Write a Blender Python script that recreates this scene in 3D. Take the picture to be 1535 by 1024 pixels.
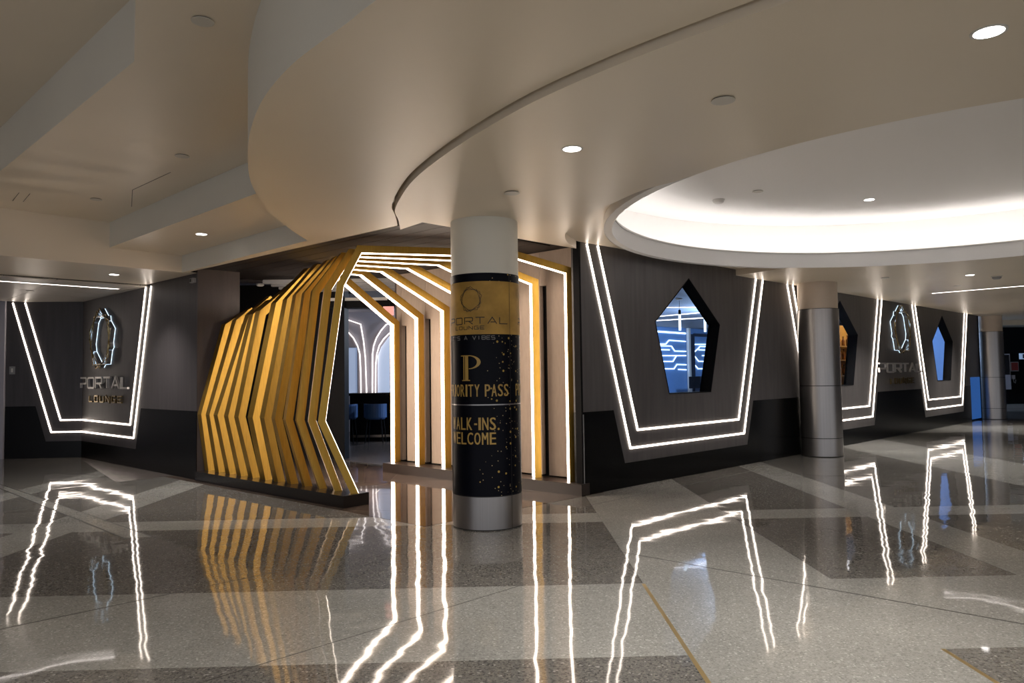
import bpy, math, random
from mathutils import Vector, Matrix
from mathutils.geometry import tessellate_polygon
random.seed(7)
S = bpy.context.scene
for o in list(bpy.data.objects):
    bpy.data.objects.remove(o)
C = S.collection
PI = math.pi
R = math.radians

# ------------------------------------------------------------------ camera
cam = bpy.data.cameras.new('camera')
cam.sensor_width = 36.0
cam.lens = 1100.0 / 1535.0 * 36.0
cam.clip_end = 200
co = bpy.data.objects.new('camera', cam)
C.objects.link(co)
_p, _r = R(2.63), R(-0.8)
fw = Vector((0, math.cos(_p), math.sin(_p)))
up0 = Vector((0, -math.sin(_p), math.cos(_p)))
rt0 = Vector((1, 0, 0))
rt = rt0 * math.cos(_r) + up0 * math.sin(_r)
up = -rt0 * math.sin(_r) + up0 * math.cos(_r)
M = Matrix((rt, up, -fw)).transposed().to_4x4()
M.translation = Vector((0, 0, 1.55))
co.matrix_world = M
S.camera = co

# ------------------------------------------------------------------ world, exposure, large lights
w = bpy.data.worlds.new('world')
S.world = w
w.use_nodes = True
w.node_tree.nodes['Background'].inputs[0].default_value = (0.86, 0.90, 1.0, 1)
w.node_tree.nodes['Background'].inputs[1].default_value = 0.55
S.view_settings.view_transform = 'Standard'
S.view_settings.look = 'None'
S.view_settings.exposure = 0.8
S.view_settings.gamma = 1.0
S.view_settings.use_curve_mapping = False
STRIP = 4.6        # wall and arch LED strips
COVE = 5.2         # LED line in the dome cove
DOWN = 8.0        # downlight lens
DOWN_W = 146.0      # downlight lamp, watts
WARM = (1.0, 0.86, 0.74)

# ------------------------------------------------------------------ materials
def new_mat(name):
    m = bpy.data.materials.new(name)
    m.use_nodes = True
    return m, m.node_tree, m.node_tree.nodes['Principled BSDF']

def pbr(name, col, rough=0.5, metal=0.0, spec=0.5, coat=0.0, noise=None, bump=None):
    """noise = (scale vector, strength); bump = (scale, distance)"""
    m, nt, b = new_mat(name)
    b.inputs['Base Color'].default_value = (*col, 1)
    b.inputs['Roughness'].default_value = rough
    b.inputs['Metallic'].default_value = metal
    b.inputs['Specular IOR Level'].default_value = spec
    b.inputs['Coat Weight'].default_value = coat
    b.inputs['Coat Roughness'].default_value = 0.06
    tc = nt.nodes.new('ShaderNodeTexCoord')
    if noise:
        mp = nt.nodes.new('ShaderNodeMapping')
        mp.inputs['Scale'].default_value = noise[0]
        n = nt.nodes.new('ShaderNodeTexNoise')
        n.inputs['Scale'].default_value = 1.0
        n.inputs['Detail'].default_value = 4
        nt.links.new(tc.outputs['Object'], mp.inputs[0])
        nt.links.new(mp.outputs[0], n.inputs['Vector'])
        cr = nt.nodes.new('ShaderNodeValToRGB')
        k = noise[1]
        cr.color_ramp.elements[0].position = 0.3
        cr.color_ramp.elements[1].position = 0.7
        cr.color_ramp.elements[0].color = (*[c * (1 - k) for c in col], 1)
        cr.color_ramp.elements[1].color = (*[min(1, c * (1 + k)) for c in col], 1)
        nt.links.new(n.outputs[0], cr.inputs[0])
        nt.links.new(cr.outputs[0], b.inputs['Base Color'])
    if bump:
        n2 = nt.nodes.new('ShaderNodeTexNoise')
        n2.inputs['Scale'].default_value = bump[0]
        n2.inputs['Detail'].default_value = 2
        nt.links.new(tc.outputs['Object'], n2.inputs['Vector'])
        bp = nt.nodes.new('ShaderNodeBump')
        bp.inputs['Strength'].default_value = 1.0
        bp.inputs['Distance'].default_value = bump[1]
        nt.links.new(n2.outputs[0], bp.inputs['Height'])
        nt.links.new(bp.outputs[0], b.inputs['Normal'])
    return m

def emit(name, col, strength):
    m, nt, b = new_mat(name)
    b.inputs['Base Color'].default_value = (0.8, 0.8, 0.8, 1)
    b.inputs['Emission Color'].default_value = (*col, 1)
    b.inputs['Emission Strength'].default_value = strength
    return m

def terrazzo(name, base, chips, rough=0.045):
    m, nt, b = new_mat(name)
    N, L = nt.nodes, nt.links
    tc = N.new('ShaderNodeTexCoord')
    prev = None
    for i, (scale, cols) in enumerate(chips):
        v = N.new('ShaderNodeTexVoronoi')
        v.inputs['Scale'].default_value = scale
        L.new(tc.outputs['Object'], v.inputs['Vector'])
        sep = N.new('ShaderNodeSeparateColor')
        L.new(v.outputs['Color'], sep.inputs[0])
        cr = N.new('ShaderNodeValToRGB')
        cr.color_ramp.interpolation = 'CONSTANT'
        el = cr.color_ramp.elements
        el[0].position = 0
        el[0].color = (*cols[0][1], 1)
        el[1].position = cols[1][0]
        el[1].color = (*cols[1][1], 1)
        for p, c in cols[2:]:
            e = el.new(p)
            e.color = (*c, 1)
        L.new(sep.outputs[0], cr.inputs[0])
        if prev is None:
            prev = cr.outputs[0]
        else:
            mx = N.new('ShaderNodeMix')
            mx.data_type = 'RGBA'
            mx.inputs['Factor'].default_value = 0.45
            L.new(prev, mx.inputs['A'])
            L.new(cr.outputs[0], mx.inputs['B'])
            prev = mx.outputs['Result']
    nz = N.new('ShaderNodeTexNoise')
    nz.inputs['Scale'].default_value = 0.7
    nz.inputs['Detail'].default_value = 5
    L.new(tc.outputs['Object'], nz.inputs['Vector'])
    mr = N.new('ShaderNodeMapRange')
    mr.inputs['From Min'].default_value = 0.3
    mr.inputs['From Max'].default_value = 0.7
    mr.inputs['To Min'].default_value = 0.86
    mr.inputs['To Max'].default_value = 1.12
    L.new(nz.outputs[0], mr.inputs[0])
    mm = N.new('ShaderNodeMix')
    mm.data_type = 'RGBA'
    mm.blend_type = 'MULTIPLY'
    mm.inputs['Factor'].default_value = 1
    L.new(prev, mm.inputs['A'])
    L.new(mr.outputs[0], mm.inputs['B'])
    L.new(mm.outputs['Result'], b.inputs['Base Color'])
    b.inputs['Roughness'].default_value = rough
    b.inputs['IOR'].default_value = 1.55
    b.inputs['Specular IOR Level'].default_value = 0.55
    n2 = N.new('ShaderNodeTexNoise')
    n2.inputs['Scale'].default_value = 1.5
    n2.inputs['Detail'].default_value = 2
    L.new(tc.outputs['Object'], n2.inputs['Vector'])
    bp = N.new('ShaderNodeBump')
    bp.inputs['Strength'].default_value = 1.0
    bp.inputs['Distance'].default_value = 0.0042
    L.new(n2.outputs[0], bp.inputs['Height'])
    L.new(bp.outputs[0], b.inputs['Normal'])
    return m

lg = (0.34, 0.335, 0.315)
m_light = terrazzo('terrazzo_light', lg, [
    (95, [(0, lg), (0.42, (0.40, 0.395, 0.37)), (0.66, (0.27, 0.265, 0.25)), (0.86, (0.20, 0.20, 0.19)), (0.95, (0.62, 0.61, 0.58))]),
    (260, [(0, lg), (0.5, (0.38, 0.37, 0.35)), (0.8, (0.24, 0.235, 0.22))])])
dg = (0.18, 0.17, 0.16)
m_dark = terrazzo('terrazzo_dark', dg, [
    (85, [(0, dg), (0.35, (0.20, 0.19, 0.17)), (0.58, (0.09, 0.085, 0.08)), (0.80, (0.27, 0.25, 0.22)), (0.93, (0.025, 0.025, 0.028)), (0.975, (0.5, 0.48, 0.45))]),
    (230, [(0, dg), (0.45, (0.20, 0.19, 0.175)), (0.75, (0.08, 0.08, 0.08))])])
m_tile = pbr('brown_polished_tile', (0.085, 0.062, 0.05), 0.05, noise=((1.2, 2.5, 1), 0.35), bump=(1.4, 0.0012), spec=0.7)
m_joint = pbr('dark_joint', (0.03, 0.028, 0.025), 0.6)
m_brass = pbr('brass', (0.42, 0.30, 0.12), 0.35, metal=0.8)
m_ceil = pbr('beige_satin_plaster', (0.77, 0.67, 0.53), 0.36, spec=0.45, noise=((0.6, 0.6, 0.6), 0.03))
m_ceil_cool = pbr('grey_satin_plaster', (0.72, 0.69, 0.61), 0.4, spec=0.4, noise=((0.6, 0.6, 0.6), 0.03))
m_ctile = pbr('ceiling_tile_paint', (0.60, 0.55, 0.49), 0.35, spec=0.45)
m_dome = pbr('dome_white_paint', (0.90, 0.88, 0.855), 0.6)
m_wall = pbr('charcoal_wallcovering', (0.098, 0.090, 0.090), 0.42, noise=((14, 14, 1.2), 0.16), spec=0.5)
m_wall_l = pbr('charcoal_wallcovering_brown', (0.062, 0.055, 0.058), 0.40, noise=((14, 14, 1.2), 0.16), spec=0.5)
m_band = pbr('black_gloss_panel', (0.006, 0.006, 0.006), 0.22, spec=0.2)
m_black = pbr('matt_black', (0.006, 0.006, 0.007), 0.6, spec=0.1)
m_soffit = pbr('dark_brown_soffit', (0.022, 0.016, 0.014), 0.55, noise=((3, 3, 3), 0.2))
m_brownwall = pbr('brown_panel', (0.075, 0.055, 0.048), 0.45, noise=((10, 10, 1), 0.12))
m_beige = pbr('beige_fabric_panel', (0.40, 0.315, 0.25), 0.75, noise=((30, 30, 6), 0.06))
m_gold = pbr('brushed_gold', (0.46, 0.275, 0.050), 0.38, metal=0.85, noise=((60, 60, 6), 0.10))
m_plinth = pbr('black_plinth_laminate', (0.014, 0.011, 0.010), 0.22, spec=0.5)
m_white = pbr('white_lavender_paint', (0.52, 0.50, 0.56), 0.5)
m_steel = pbr('brushed_steel', (0.34, 0.32, 0.305), 0.33, metal=0.95, noise=((70, 70, 0.6), 0.05))
m_colpaint = pbr('column_beige_paint', (0.77, 0.74, 0.64), 0.5)
m_colpaint2 = pbr('column_tan_paint', (0.56, 0.46, 0.36), 0.4)
m_goldwrap = pbr('wrap_gold_print', (0.46, 0.275, 0.065), 0.5, spec=0.2, noise=((5, 5, 5), 0.25))
m_print_dark = pbr('wrap_dark_letters', (0.035, 0.025, 0.012), 0.5)
m_print_gold = pbr('wrap_gold_letters', (0.52, 0.33, 0.075), 0.4)
m_print_grey = pbr('wrap_grey_letters', (0.20, 0.19, 0.18), 0.4)
m_gap = pbr('seam_dark', (0.02, 0.018, 0.016), 0.6)
m_chrome = pbr('polished_chrome', (0.80, 0.81, 0.83), 0.16, metal=1.0)
m_letter = pbr('satin_chrome_letters', (0.62, 0.60, 0.58), 0.30, metal=0.6)
m_gilt = pbr('antique_gold_wire', (0.36, 0.26, 0.12), 0.25, metal=0.9)
m_trim = pbr('white_trim', (0.70, 0.68, 0.64), 0.4)
m_glass = None
m_strip = emit('led_strip', WARM, STRIP)
m_arch = emit('arch_led_strip', (1.0, 0.84, 0.70), 8.0)
m_cove = emit('cove_led', (1.0, 0.95, 0.93), COVE)
m_lens = emit('downlight_lens', (1.0, 0.95, 0.90), DOWN)
m_linear = emit('linear_light_diffuser', (1.0, 0.90, 0.84), 4.0)
m_halo = emit('cool_halo_led', (0.62, 0.82, 1.0), 1.1)
m_blueled = emit('blue_white_led', (0.62, 0.80, 1.0), 1.3)
m_lounge_led = emit('lounge_arch_led', (1.0, 0.90, 0.86), 1.3)
m_red = emit('red_sign_face', (1.0, 0.10, 0.06), 0.33)
m_redframe = pbr('red_notice', (0.36, 0.05, 0.045), 0.4)
m_bluewall = pbr('blue_wall', (0.15, 0.29, 0.56), 0.5)
m_blueglow = emit('blue_light_glow', (0.04, 0.20, 0.70), 0.20)  # no lamp: weak emission stands in for blue light falling on the panel
m_blueglow.node_tree.nodes['Principled BSDF'].inputs['Base Color'].default_value = (0.02, 0.05, 0.15, 1)
m_bluedark = pbr('blue_grey_panel', (0.030, 0.038, 0.065), 0.35)
m_lounge = pbr('mauve_plaster', (0.34, 0.31, 0.33), 0.6)
m_lceil = pbr('lounge_ceiling', (0.11, 0.12, 0.14), 0.5)
m_winpane = emit('pale_blue_window', (0.42, 0.55, 0.85), 0.25)
m_chair = pbr('blue_velvet', (0.025, 0.08, 0.22), 0.6)
m_shelf = pbr('honey_wood', (0.45, 0.26, 0.07), 0.45)
m_amber = pbr('amber_bottle', (0.25, 0.09, 0.015), 0.15)
m_floorl = pbr('lounge_floor', (0.10, 0.085, 0.08), 0.25)
m_screen = pbr('black_screen', (0.01, 0.011, 0.014), 0.15)
m_sprink = pbr('sprinkler_cover', (0.60, 0.56, 0.49), 0.45)
m_grey = pbr('grey_plastic', (0.30, 0.30, 0.30), 0.5)
m_bluesign = emit('blue_sign_face', (0.35, 0.55, 0.9), 0.2)

def glass_mat():
    m, nt, b = new_mat('clear_pane')
    b.inputs['Base Color'].default_value = (0.92, 0.96, 1, 1)
    b.inputs['Roughness'].default_value = 0.0
    b.inputs['IOR'].default_value = 1.05
    b.inputs['Transmission Weight'].default_value = 1.0
    return m
m_glass = glass_mat()

def wrap_mat():
    """night-blue print with scattered golden specks, denser towards one side of the drum"""
    m, nt, b = new_mat('wrap_night_print')
    N, L = nt.nodes, nt.links
    tc = N.new('ShaderNodeTexCoord')
    prev = None
    base = (0.0022, 0.0025, 0.006, 1)
    grad = N.new('ShaderNodeSeparateXYZ')
    L.new(tc.outputs['Object'], grad.inputs[0])
    dens = N.new('ShaderNodeMapRange')
    dens.inputs['From Min'].default_value = -0.12
    dens.inputs['From Max'].default_value = 0.30
    dens.inputs['To Min'].default_value = 0.0
    dens.inputs['To Max'].default_value = 1.0
    L.new(grad.outputs[0], dens.inputs[0])
    for sc, rad, thr, col in ((17, 0.20, 0.55, (0.5, 0.33, 0.08, 1)), (34, 0.17, 0.50, (0.45, 0.36, 0.2, 1))):
        v = N.new('ShaderNodeTexVoronoi')
        v.inputs['Scale'].default_value = sc
        L.new(tc.outputs['Object'], v.inputs['Vector'])
        sp = N.new('ShaderNodeSeparateColor')
        L.new(v.outputs['Color'], sp.inputs[0])
        lt = N.new('ShaderNodeMath'); lt.operation = 'LESS_THAN'
        lt.inputs[1].default_value = rad
        L.new(v.outputs['Distance'], lt.inputs[0])
        mu = N.new('ShaderNodeMath'); mu.operation = 'MULTIPLY'
        mu.inputs[1].default_value = thr
        L.new(dens.outputs[0], mu.inputs[0])
        l2 = N.new('ShaderNodeMath'); l2.operation = 'LESS_THAN'
        L.new(sp.outputs[0], l2.inputs[0]); L.new(mu.outputs[0], l2.inputs[1])
        an = N.new('ShaderNodeMath'); an.operation = 'MULTIPLY'
        L.new(lt.outputs[0], an.inputs[0]); L.new(l2.outputs[0], an.inputs[1])
        mx = N.new('ShaderNodeMix'); mx.data_type = 'RGBA'
        L.new(an.outputs[0], mx.inputs['Factor'])
        if prev is None:
            mx.inputs['A'].default_value = base
        else:
            L.new(prev, mx.inputs['A'])
        mx.inputs['B'].default_value = col
        prev = mx.outputs['Result']
    L.new(prev, b.inputs['Base Color'])
    b.inputs['Roughness'].default_value = 0.35
    b.inputs['Specular IOR Level'].default_value = 0.10
    return m
m_wrap = wrap_mat()

# ------------------------------------------------------------------ mesh helpers
class MB:
    def __init__(self):
        self.v, self.f = [], []
    def add(self, vs, fs):
        n = len(self.v)
        self.v += [tuple(x) for x in vs]
        self.f += [tuple(i + n for i in f) for f in fs]
        return self
    def prism(self, base, vec):
        """closed solid: polygon base (3-D points) extruded by vec"""
        n = len(base)
        b = [Vector(p) for p in base]
        vec = Vector(vec)
        tri = tessellate_polygon([b])
        fs = [tuple(t) for t in tri] + [tuple(i + n for i in reversed(t)) for t in tri] if n > 4 else \
             [tuple(range(n)), tuple(n + i for i in reversed(range(n)))]
        fs += [(i, i + n, (i + 1) % n + n, (i + 1) % n) for i in range(n)]
        return self.add(b + [p + vec for p in b], fs)
    def slab(self, poly, z0, z1):
        return self.prism([(p[0], p[1], z0) for p in poly], (0, 0, z1 - z0))
    def box(self, x0, x1, y0, y1, z0, z1):
        return self.slab([(x0, y0), (x1, y0), (x1, y1), (x0, y1)], z0, z1)
    def flat(self, poly, z):
        b = [Vector((p[0], p[1], z)) for p in poly]
        return self.add(b, [tuple(t) for t in tessellate_polygon([b])])
    def wallstrip(self, pts, z0, z1, closed=False):
        n = len(pts)
        vs = [(p[0], p[1], z0) for p in pts] + [(p[0], p[1], z1) for p in pts]
        k = n if closed else n - 1
        return self.add(vs, [(i, (i + 1) % n, (i + 1) % n + n, i + n) for i in range(k)])
    def ringstrip(self, pa, za, pb, zb, closed=True):
        n = len(pa)
        vs = [(p[0], p[1], za) for p in pa] + [(p[0], p[1], zb) for p in pb]
        k = n if closed else n - 1
        return self.add(vs, [(i, (i + 1) % n, (i + 1) % n + n, i + n) for i in range(k)])
    def lathe(self, prof, cx, cy, n=48, cap=True):
        vs, fs = [], []
        for (r, z) in prof:
            for i in range(n):
                t = 2 * PI * i / n
                vs.append((cx + r * math.cos(t), cy + r * math.sin(t), z))
        for j in range(len(prof) - 1):
            for i in range(n):
                k = (i + 1) % n
                fs.append((j * n + i, j * n + k, (j + 1) * n + k, (j + 1) * n + i))
        if cap:
            fs.append(tuple(reversed(range(n))))
            fs.append(tuple((len(prof) - 1) * n + i for i in range(n)))
        return self.add(vs, fs)
    def tube(self, pts, r, n=6, closed=False):
        P = [Vector(p) for p in pts]
        m = len(P)
        vs, fs = [], []
        for i in range(m):
            a = P[(i - 1) % m] if (closed or i > 0) else P[i]
            b = P[(i + 1) % m] if (closed or i < m - 1) else P[i]
            d = (b - a).normalized()
            s = d.cross(Vector((0.31, 0.2, 0.93))).normalized()
            u = s.cross(d)
            for k in range(n):
                t = 2 * PI * k / n
                vs.append(P[i] + s * (r * math.cos(t)) + u * (r * math.sin(t)))
        for i in range(m if closed else m - 1):
            j = (i + 1) % m
            for k in range(n):
                q = (k + 1) % n
                fs.append((i * n + k, i * n + q, j * n + q, j * n + k))
        if not closed:
            fs += [tuple(reversed(range(n))), tuple((m - 1) * n + k for k in range(n))]
        return self.add(vs, fs)

ORG = {}
def obj(name, mb, mat, parent=None, smooth=False):
    """link the collected shape as one mesh; vertices are given in world metres"""
    me = bpy.data.meshes.new(name)
    org = ORG.get(parent.name, Vector((0, 0, 0))) if parent else Vector((0, 0, 0))
    me.from_pydata([tuple(Vector(v) - org) for v in mb.v], [], mb.f)
    me.materials.append(mat)
    me.validate()
    if smooth:
        me.polygons.foreach_set('use_smooth', [True] * len(me.polygons))
        me.set_sharp_from_angle(angle=R(35))
    me.update()
    o = bpy.data.objects.new(name, me)
    C.objects.link(o)
    if parent:
        o.parent = parent
        ORG[o.name] = org
    return o

def fixn(o):
    import bmesh
    bm = bmesh.new(); bm.from_mesh(o.data)
    bmesh.ops.recalc_face_normals(bm, faces=bm.faces)
    bm.to_mesh(o.data); bm.free()
    return o

def thing(name, label, cat, loc=(0, 0, 0), group=None):
    o = bpy.data.objects.new(name, None)
    o.empty_display_size = 0.1
    C.objects.link(o)
    o.location = loc
    ORG[o.name] = Vector(loc)
    o['label'] = label
    o['category'] = cat
    if group:
        o['group'] = group
    return o

def tag(o, label, cat, group=None):
    o['label'] = label
    o['category'] = cat
    if group:
        o['group'] = group
    return o

def struct(name, mb, mat, parent=None, smooth=False):
    o = obj(name, mb, mat, parent, smooth)
    if not parent:
        o['kind'] = 'structure'
    return o

def lerp(a, b, t):
    return a + (b - a) * t

# local frames -------------------------------------------------------------
P0 = Vector((0.904, 9.481, 0))
WD = Vector((0.7181, 0.6959, 0))          # along the right wall
WN = Vector((0.6959, -0.7181, 0))         # out of it, towards the hall
Z = Vector((0, 0, 1))
def W(s, z, d=0.0):
    return P0 + WD * s + WN * d + Z * z
Q0 = Vector((-8.815, 15.053, 0))
BD = Vector((0.7314, -0.6820, 0))         # along the left wall, from its inner corner to the tunnel
BN = Vector((-0.6820, -0.7314, 0))
def WB(s, z, d=0.0):
    return Q0 + BD * s + BN * d + Z * z
AD = Vector((-0.9972, -0.0750, 0))
AN = Vector((0.0750, -0.9972, 0))
def WA(s, z, d=0.0):
    return Q0 + AD * s + AN * d + Z * z
T0 = Vector((0.857, 9.387, 0))
TA = Vector((-0.7455, 0.6665, 0))         # tunnel axis
TU = Vector((0.6665, 0.7455, 0))
def T(a, u, z=0.0):
    return T0 + TA * a + TU * u + Z * z

# ------------------------------------------------------------------ floor
fl = MB(); fl.box(-18, 40, -9, 36, -0.25, -0.012)
floor = struct('floor', fl, m_joint)
def FP(x, y):      # floor grid is turned a little against the lens axis
    return (x - 0.0087 * (y - 7.0), y + 0.028 * x)
xs = [-17.5, -7.10, -6.65, -5.13, -4.55, 0.93, 2.34, 3.75, 4.30, 6.71, 8.30, 11.9, 12.5, 39]
ys = [-8.5, -0.35, 0.2, 4.08, 5.477, 7.753, 8.249, 12.6, 13.1, 17.75, 19.6, 24.0, 24.6, 35]
lightx = {(-7.10, -6.65), (-5.13, -4.55), (0.93, 2.34), (3.75, 4.30), (6.71, 8.30), (11.9, 12.5)}
lighty = {(4.08, 5.477), (7.753, 8.249), (17.75, 19.6), (-0.35, 0.2)}
for i in range(len(xs) - 1):
    for j in range(len(ys) - 1):
        x0, x1, y0, y1 = xs[i], xs[i + 1], ys[j], ys[j + 1]
        lit = (x0, x1) in lightx or (y0, y1) in lighty
        mb = MB(); mb.slab([FP(x0, y0), FP(x1, y0), FP(x1, y1), FP(x0, y1)], -0.010, 0.0)
        obj('terrazzo_panel', mb, m_light if lit else m_dark, floor)

def joint(a, b, wdt, mat=m_joint, name='expansion_joint', h=0.0006):
    a, b = Vector((*a, 0)), Vector((*b, 0))
    d = (b - a).normalized(); s = Vector((-d.y, d.x, 0)) * (wdt / 2)
    mb = MB(); mb.slab([a - s, b - s, b + s, a + s], -0.008, h)
    return obj(name, mb, mat, floor)
joint((-5.6, 2.40), (-1.0, 6.86), 0.013)
joint((0.535, 6.815), (5.0, 2.79), 0.013)
joint((0.86, 8.73), (4.23, 12.064), 0.013)
joint((-4.9, 6.1), (-3.55, 7.32), 0.007)
joint((-2.8, 2.65), (0.2, 5.65), 0.007)
joint((-7.9, 11.33), (-3.52, 7.29), 0.014)
joint((-7.9, 11.18), (-3.80, 7.26), 0.018)
for x in (0.93, 2.34, -4.55, 3.75):
    joint(FP(x, 5.5), FP(x, 9.4 if x > 0 else 10), 0.004, h=0.0003)
joint(FP(0.93, -2), FP(0.93, 5.46), 0.026, m_brass, 'brass_divider', 0.001)
joint(FP(2.34, -2), FP(2.34, 4.08), 0.026, m_brass, 'brass_divider', 0.001)
Hs = MB()
hv = [Vector((-7.59, 11.03, 0)), Vector((-3.60, 7.35, 0)), Vector((-3.86, 7.32, 0)), Vector((-7.40, 10.70, 0))]
Hs.slab(hv, -0.006, 0.0004)
obj('terrazzo_panel', Hs, m_light, floor)

# polished tiles inside the tunnel: grid cells clipped to the tunnel mouth
def clip(poly, p, n):
    out = []
    for i in range(len(poly)):
        a, b = poly[i], poly[(i + 1) % len(poly)]
        da, db = (a - p).dot(n), (b - p).dot(n)
        if da >= 0:
            out.append(a)
        if (da >= 0) != (db >= 0):
            out.append(a + (b - a) * (da / (da - db)))
    return out
corner = Vector((-0.926, 7.657, 0))
inv_s2 = 1
for ix in range(-8, 5):
    for iy in range(-1, 10):
        x0, y0 = -1.85 + 1.2 * ix, 7.4 + 1.2 * iy
        g = 0.003
        poly = [Vector((x0 + g, y0 + g, 0)), Vector((x0 + 1.2 - g, y0 + g, 0)), Vector((x0 + 1.2 - g, y0 + 1.2 - g, 0)), Vector((x0 + g, y0 + 1.2 - g, 0))]
        poly = clip(poly, corner, TU)
        if len(poly) > 2: poly = clip(poly, corner, -WN)
        if len(poly) > 2: poly = clip(poly, T(0, 0.45), -TU)
        if len(poly) > 2: poly = clip(poly, T(6.45, 0), -TA)
        if len(poly) > 2:
            area = sum(poly[i].x * poly[(i + 1) % len(poly)].y - poly[(i + 1) % len(poly)].x * poly[i].y for i in range(len(poly))) / 2
            if abs(area) > 0.004:
                mb = MB(); mb.slab(poly, -0.005, 0.0022)
                obj('floor_tile', mb, m_tile, floor)
lf = MB(); lf.slab([T(6.45, -3.2), T(6.45, 0.6), T(3.9, 0.6), W(0.6, 0, -1), W(24, 0, -0.6), W(24, 0, -12), (-9, 23, 0), (-9, 15.2, 0)], -0.004, 0.0018)
obj('lounge_flooring', lf, m_floorl, floor)

# ------------------------------------------------------------------ right wall
HW = 3.22
modules = [2.549, 8.264, 15.087]
def dip(c, s0=None, s1=None):
    return [(c - 1.924, 1.06), (c - 1.698, 0.33), (c + 1.677, 0.33), (c + 1.922, 1.06)]
END = 17.55
win_shape = [(0.0, 3.005), (0.884, 2.32), (0.561, 1.238), (-0.601, 1.238), (-0.920, 2.30)]
THK = 0.16
# upper wallcovering, cut round the windows and following the stepped black skirting below
wall = struct('wall_right', MB().prism([W(0, 0, -0.05), W(END, 0, -0.05), W(END, 0.02, -0.05), W(0, 0.02, -0.05)], WN * -0.05), m_black)
def panel_face(pts2, mat, d0, d1, name, parent):
    mb = MB(); mb.prism([W(s, z, d0) for s, z in pts2], WN * (d1 - d0))
    return fixn(obj(name, mb, mat, parent))
# one wall panel per module; the outline keeps clear of the window opening by splitting it left and right
bounds = [0.0, 5.40, 11.66, END]
for k, c in enumerate(modules):
    s0, s1 = bounds[k], bounds[k + 1]
    HT = 3.30
    D = dip(c)
    wp = [(c + a, z) for a, z in win_shape]
    left = [(s0, 1.06), D[0], D[1], (c, 0.33), (c, 1.238), wp[3], wp[4], wp[0], (c, HT), (s0, HT)]
    right = [(c, 0.33), D[2], D[3], (s1, 1.06), (s1, HT), (c, HT), wp[0], wp[1], wp[2], (c, 1.238)]
    panel_face(left, m_wall, 0.0, -THK, 'wall_panel', wall)
    panel_face(right, m_wall, 0.0, -THK, 'wall_panel', wall)
    panel_face([(s0, 0.0), (s1, 0.0), (s1, 1.06), D[3], D[2], D[1], D[0], (s0, 1.06)], m_band, 0.004, -THK, 'kick_panel', wall)
# end cap of the wall at the tunnel mouth and a thin corner bead
cap = MB(); cap.prism([W(-0.035, 0, 0.0), W(0.0, 0, 0.0), W(0.0, 0, -0.10), W(-0.035, 0, -0.10)], Z * 3.3)
obj('end_panel', cap, m_black, wall)
cap = MB(); cap.prism([W(0.0, 0, -0.10), W(0.06, 0, -0.10), T(0.22, 0.46), T(0.20, 0.40)], Z * 3.3); fixn(obj('end_panel', cap, m_black, wall))
bd = MB(); bd.prism([W(-0.01, 0.03, 0.006), W(0.006, 0.03, 0.006), W(0.006, 0.03, 0.0), W(-0.01, 0.03, 0.0)], Z * 1.0)
obj('corner_bead', bd, m_grey, wall)
ordw = ['first', 'second', 'third']
for k, c in enumerate(modules):
    wp = [(c + a, z) for a, z in win_shape]
    mb = MB()
    # black reveal lining
    cen = Vector((c - 0.02, 2.0))
    inner = [cen + (Vector(p) - cen) * 0.985 for p in wp]
    n = 5
    vs = [W(p[0], p[1], 0.006) for p in wp] + [W(p[0], p[1], 0.006) for p in inner] + [W(p[0], p[1], -0.20) for p in inner] + [W(p[0], p[1], -0.20) for p in wp]
    fs = []
    for i in range(n):
        j = (i + 1) % n
        fs += [(i, j, n + j, n + i), (n + i, n + j, 2 * n + j, 2 * n + i), (2 * n + i, 2 * n + j, 3 * n + j, 3 * n + i), (3 * n + i, 3 * n + j, j, i)]
    mb.add(vs, fs)
    wo = struct('window_%d' % (k + 1), mb, m_black)
    fixn(wo)
    g = MB(); g.prism([W(p[0], p[1], -0.155) for p in inner], WN * -0.008)
    fixn(obj('window_pane', g, m_glass, wo))

def offset_u(path, wdt):
    """flat ribbon polygon around an open 2-D path with mitred corners"""
    n = len(path)
    L, Rr = [], []
    P = [Vector(p) for p in path]
    for i in range(n):
        if i == 0: d = (P[1] - P[0]).normalized(); m = Vector((-d.y, d.x)); k = 1
        elif i == n - 1: d = (P[-1] - P[-2]).normalized(); m = Vector((-d.y, d.x)); k = 1
        else:
            d1 = (P[i] - P[i - 1]).normalized(); d2 = (P[i + 1] - P[i]).normalized()
            n1 = Vector((-d1.y, d1.x)); n2 = Vector((-d2.y, d2.x))
            m = (n1 + n2).normalized(); k = 1 / max(0.3, m.dot(n1))
        L.append(P[i] + m * (wdt / 2 * k)); Rr.append(P[i] - m * (wdt / 2 * k))
    return L, Rr
def ribbon(mb, path, wdt, fn, d0, d1):
    L, Rr = offset_u(path, wdt)
    for i in range(len(path) - 1):
        q = [L[i], L[i + 1], Rr[i + 1], Rr[i]]
        a = [fn(p[0], p[1], d0) for p in q]; b = [fn(p[0], p[1], d1) for p in q]
        mb.add(a + b, [(0, 1, 2, 3), (7, 6, 5, 4), (0, 4, 5, 1), (1, 5, 6, 2), (2, 6, 7, 3), (3, 7, 4, 0)])
    return mb
SW = 0.026
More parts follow.
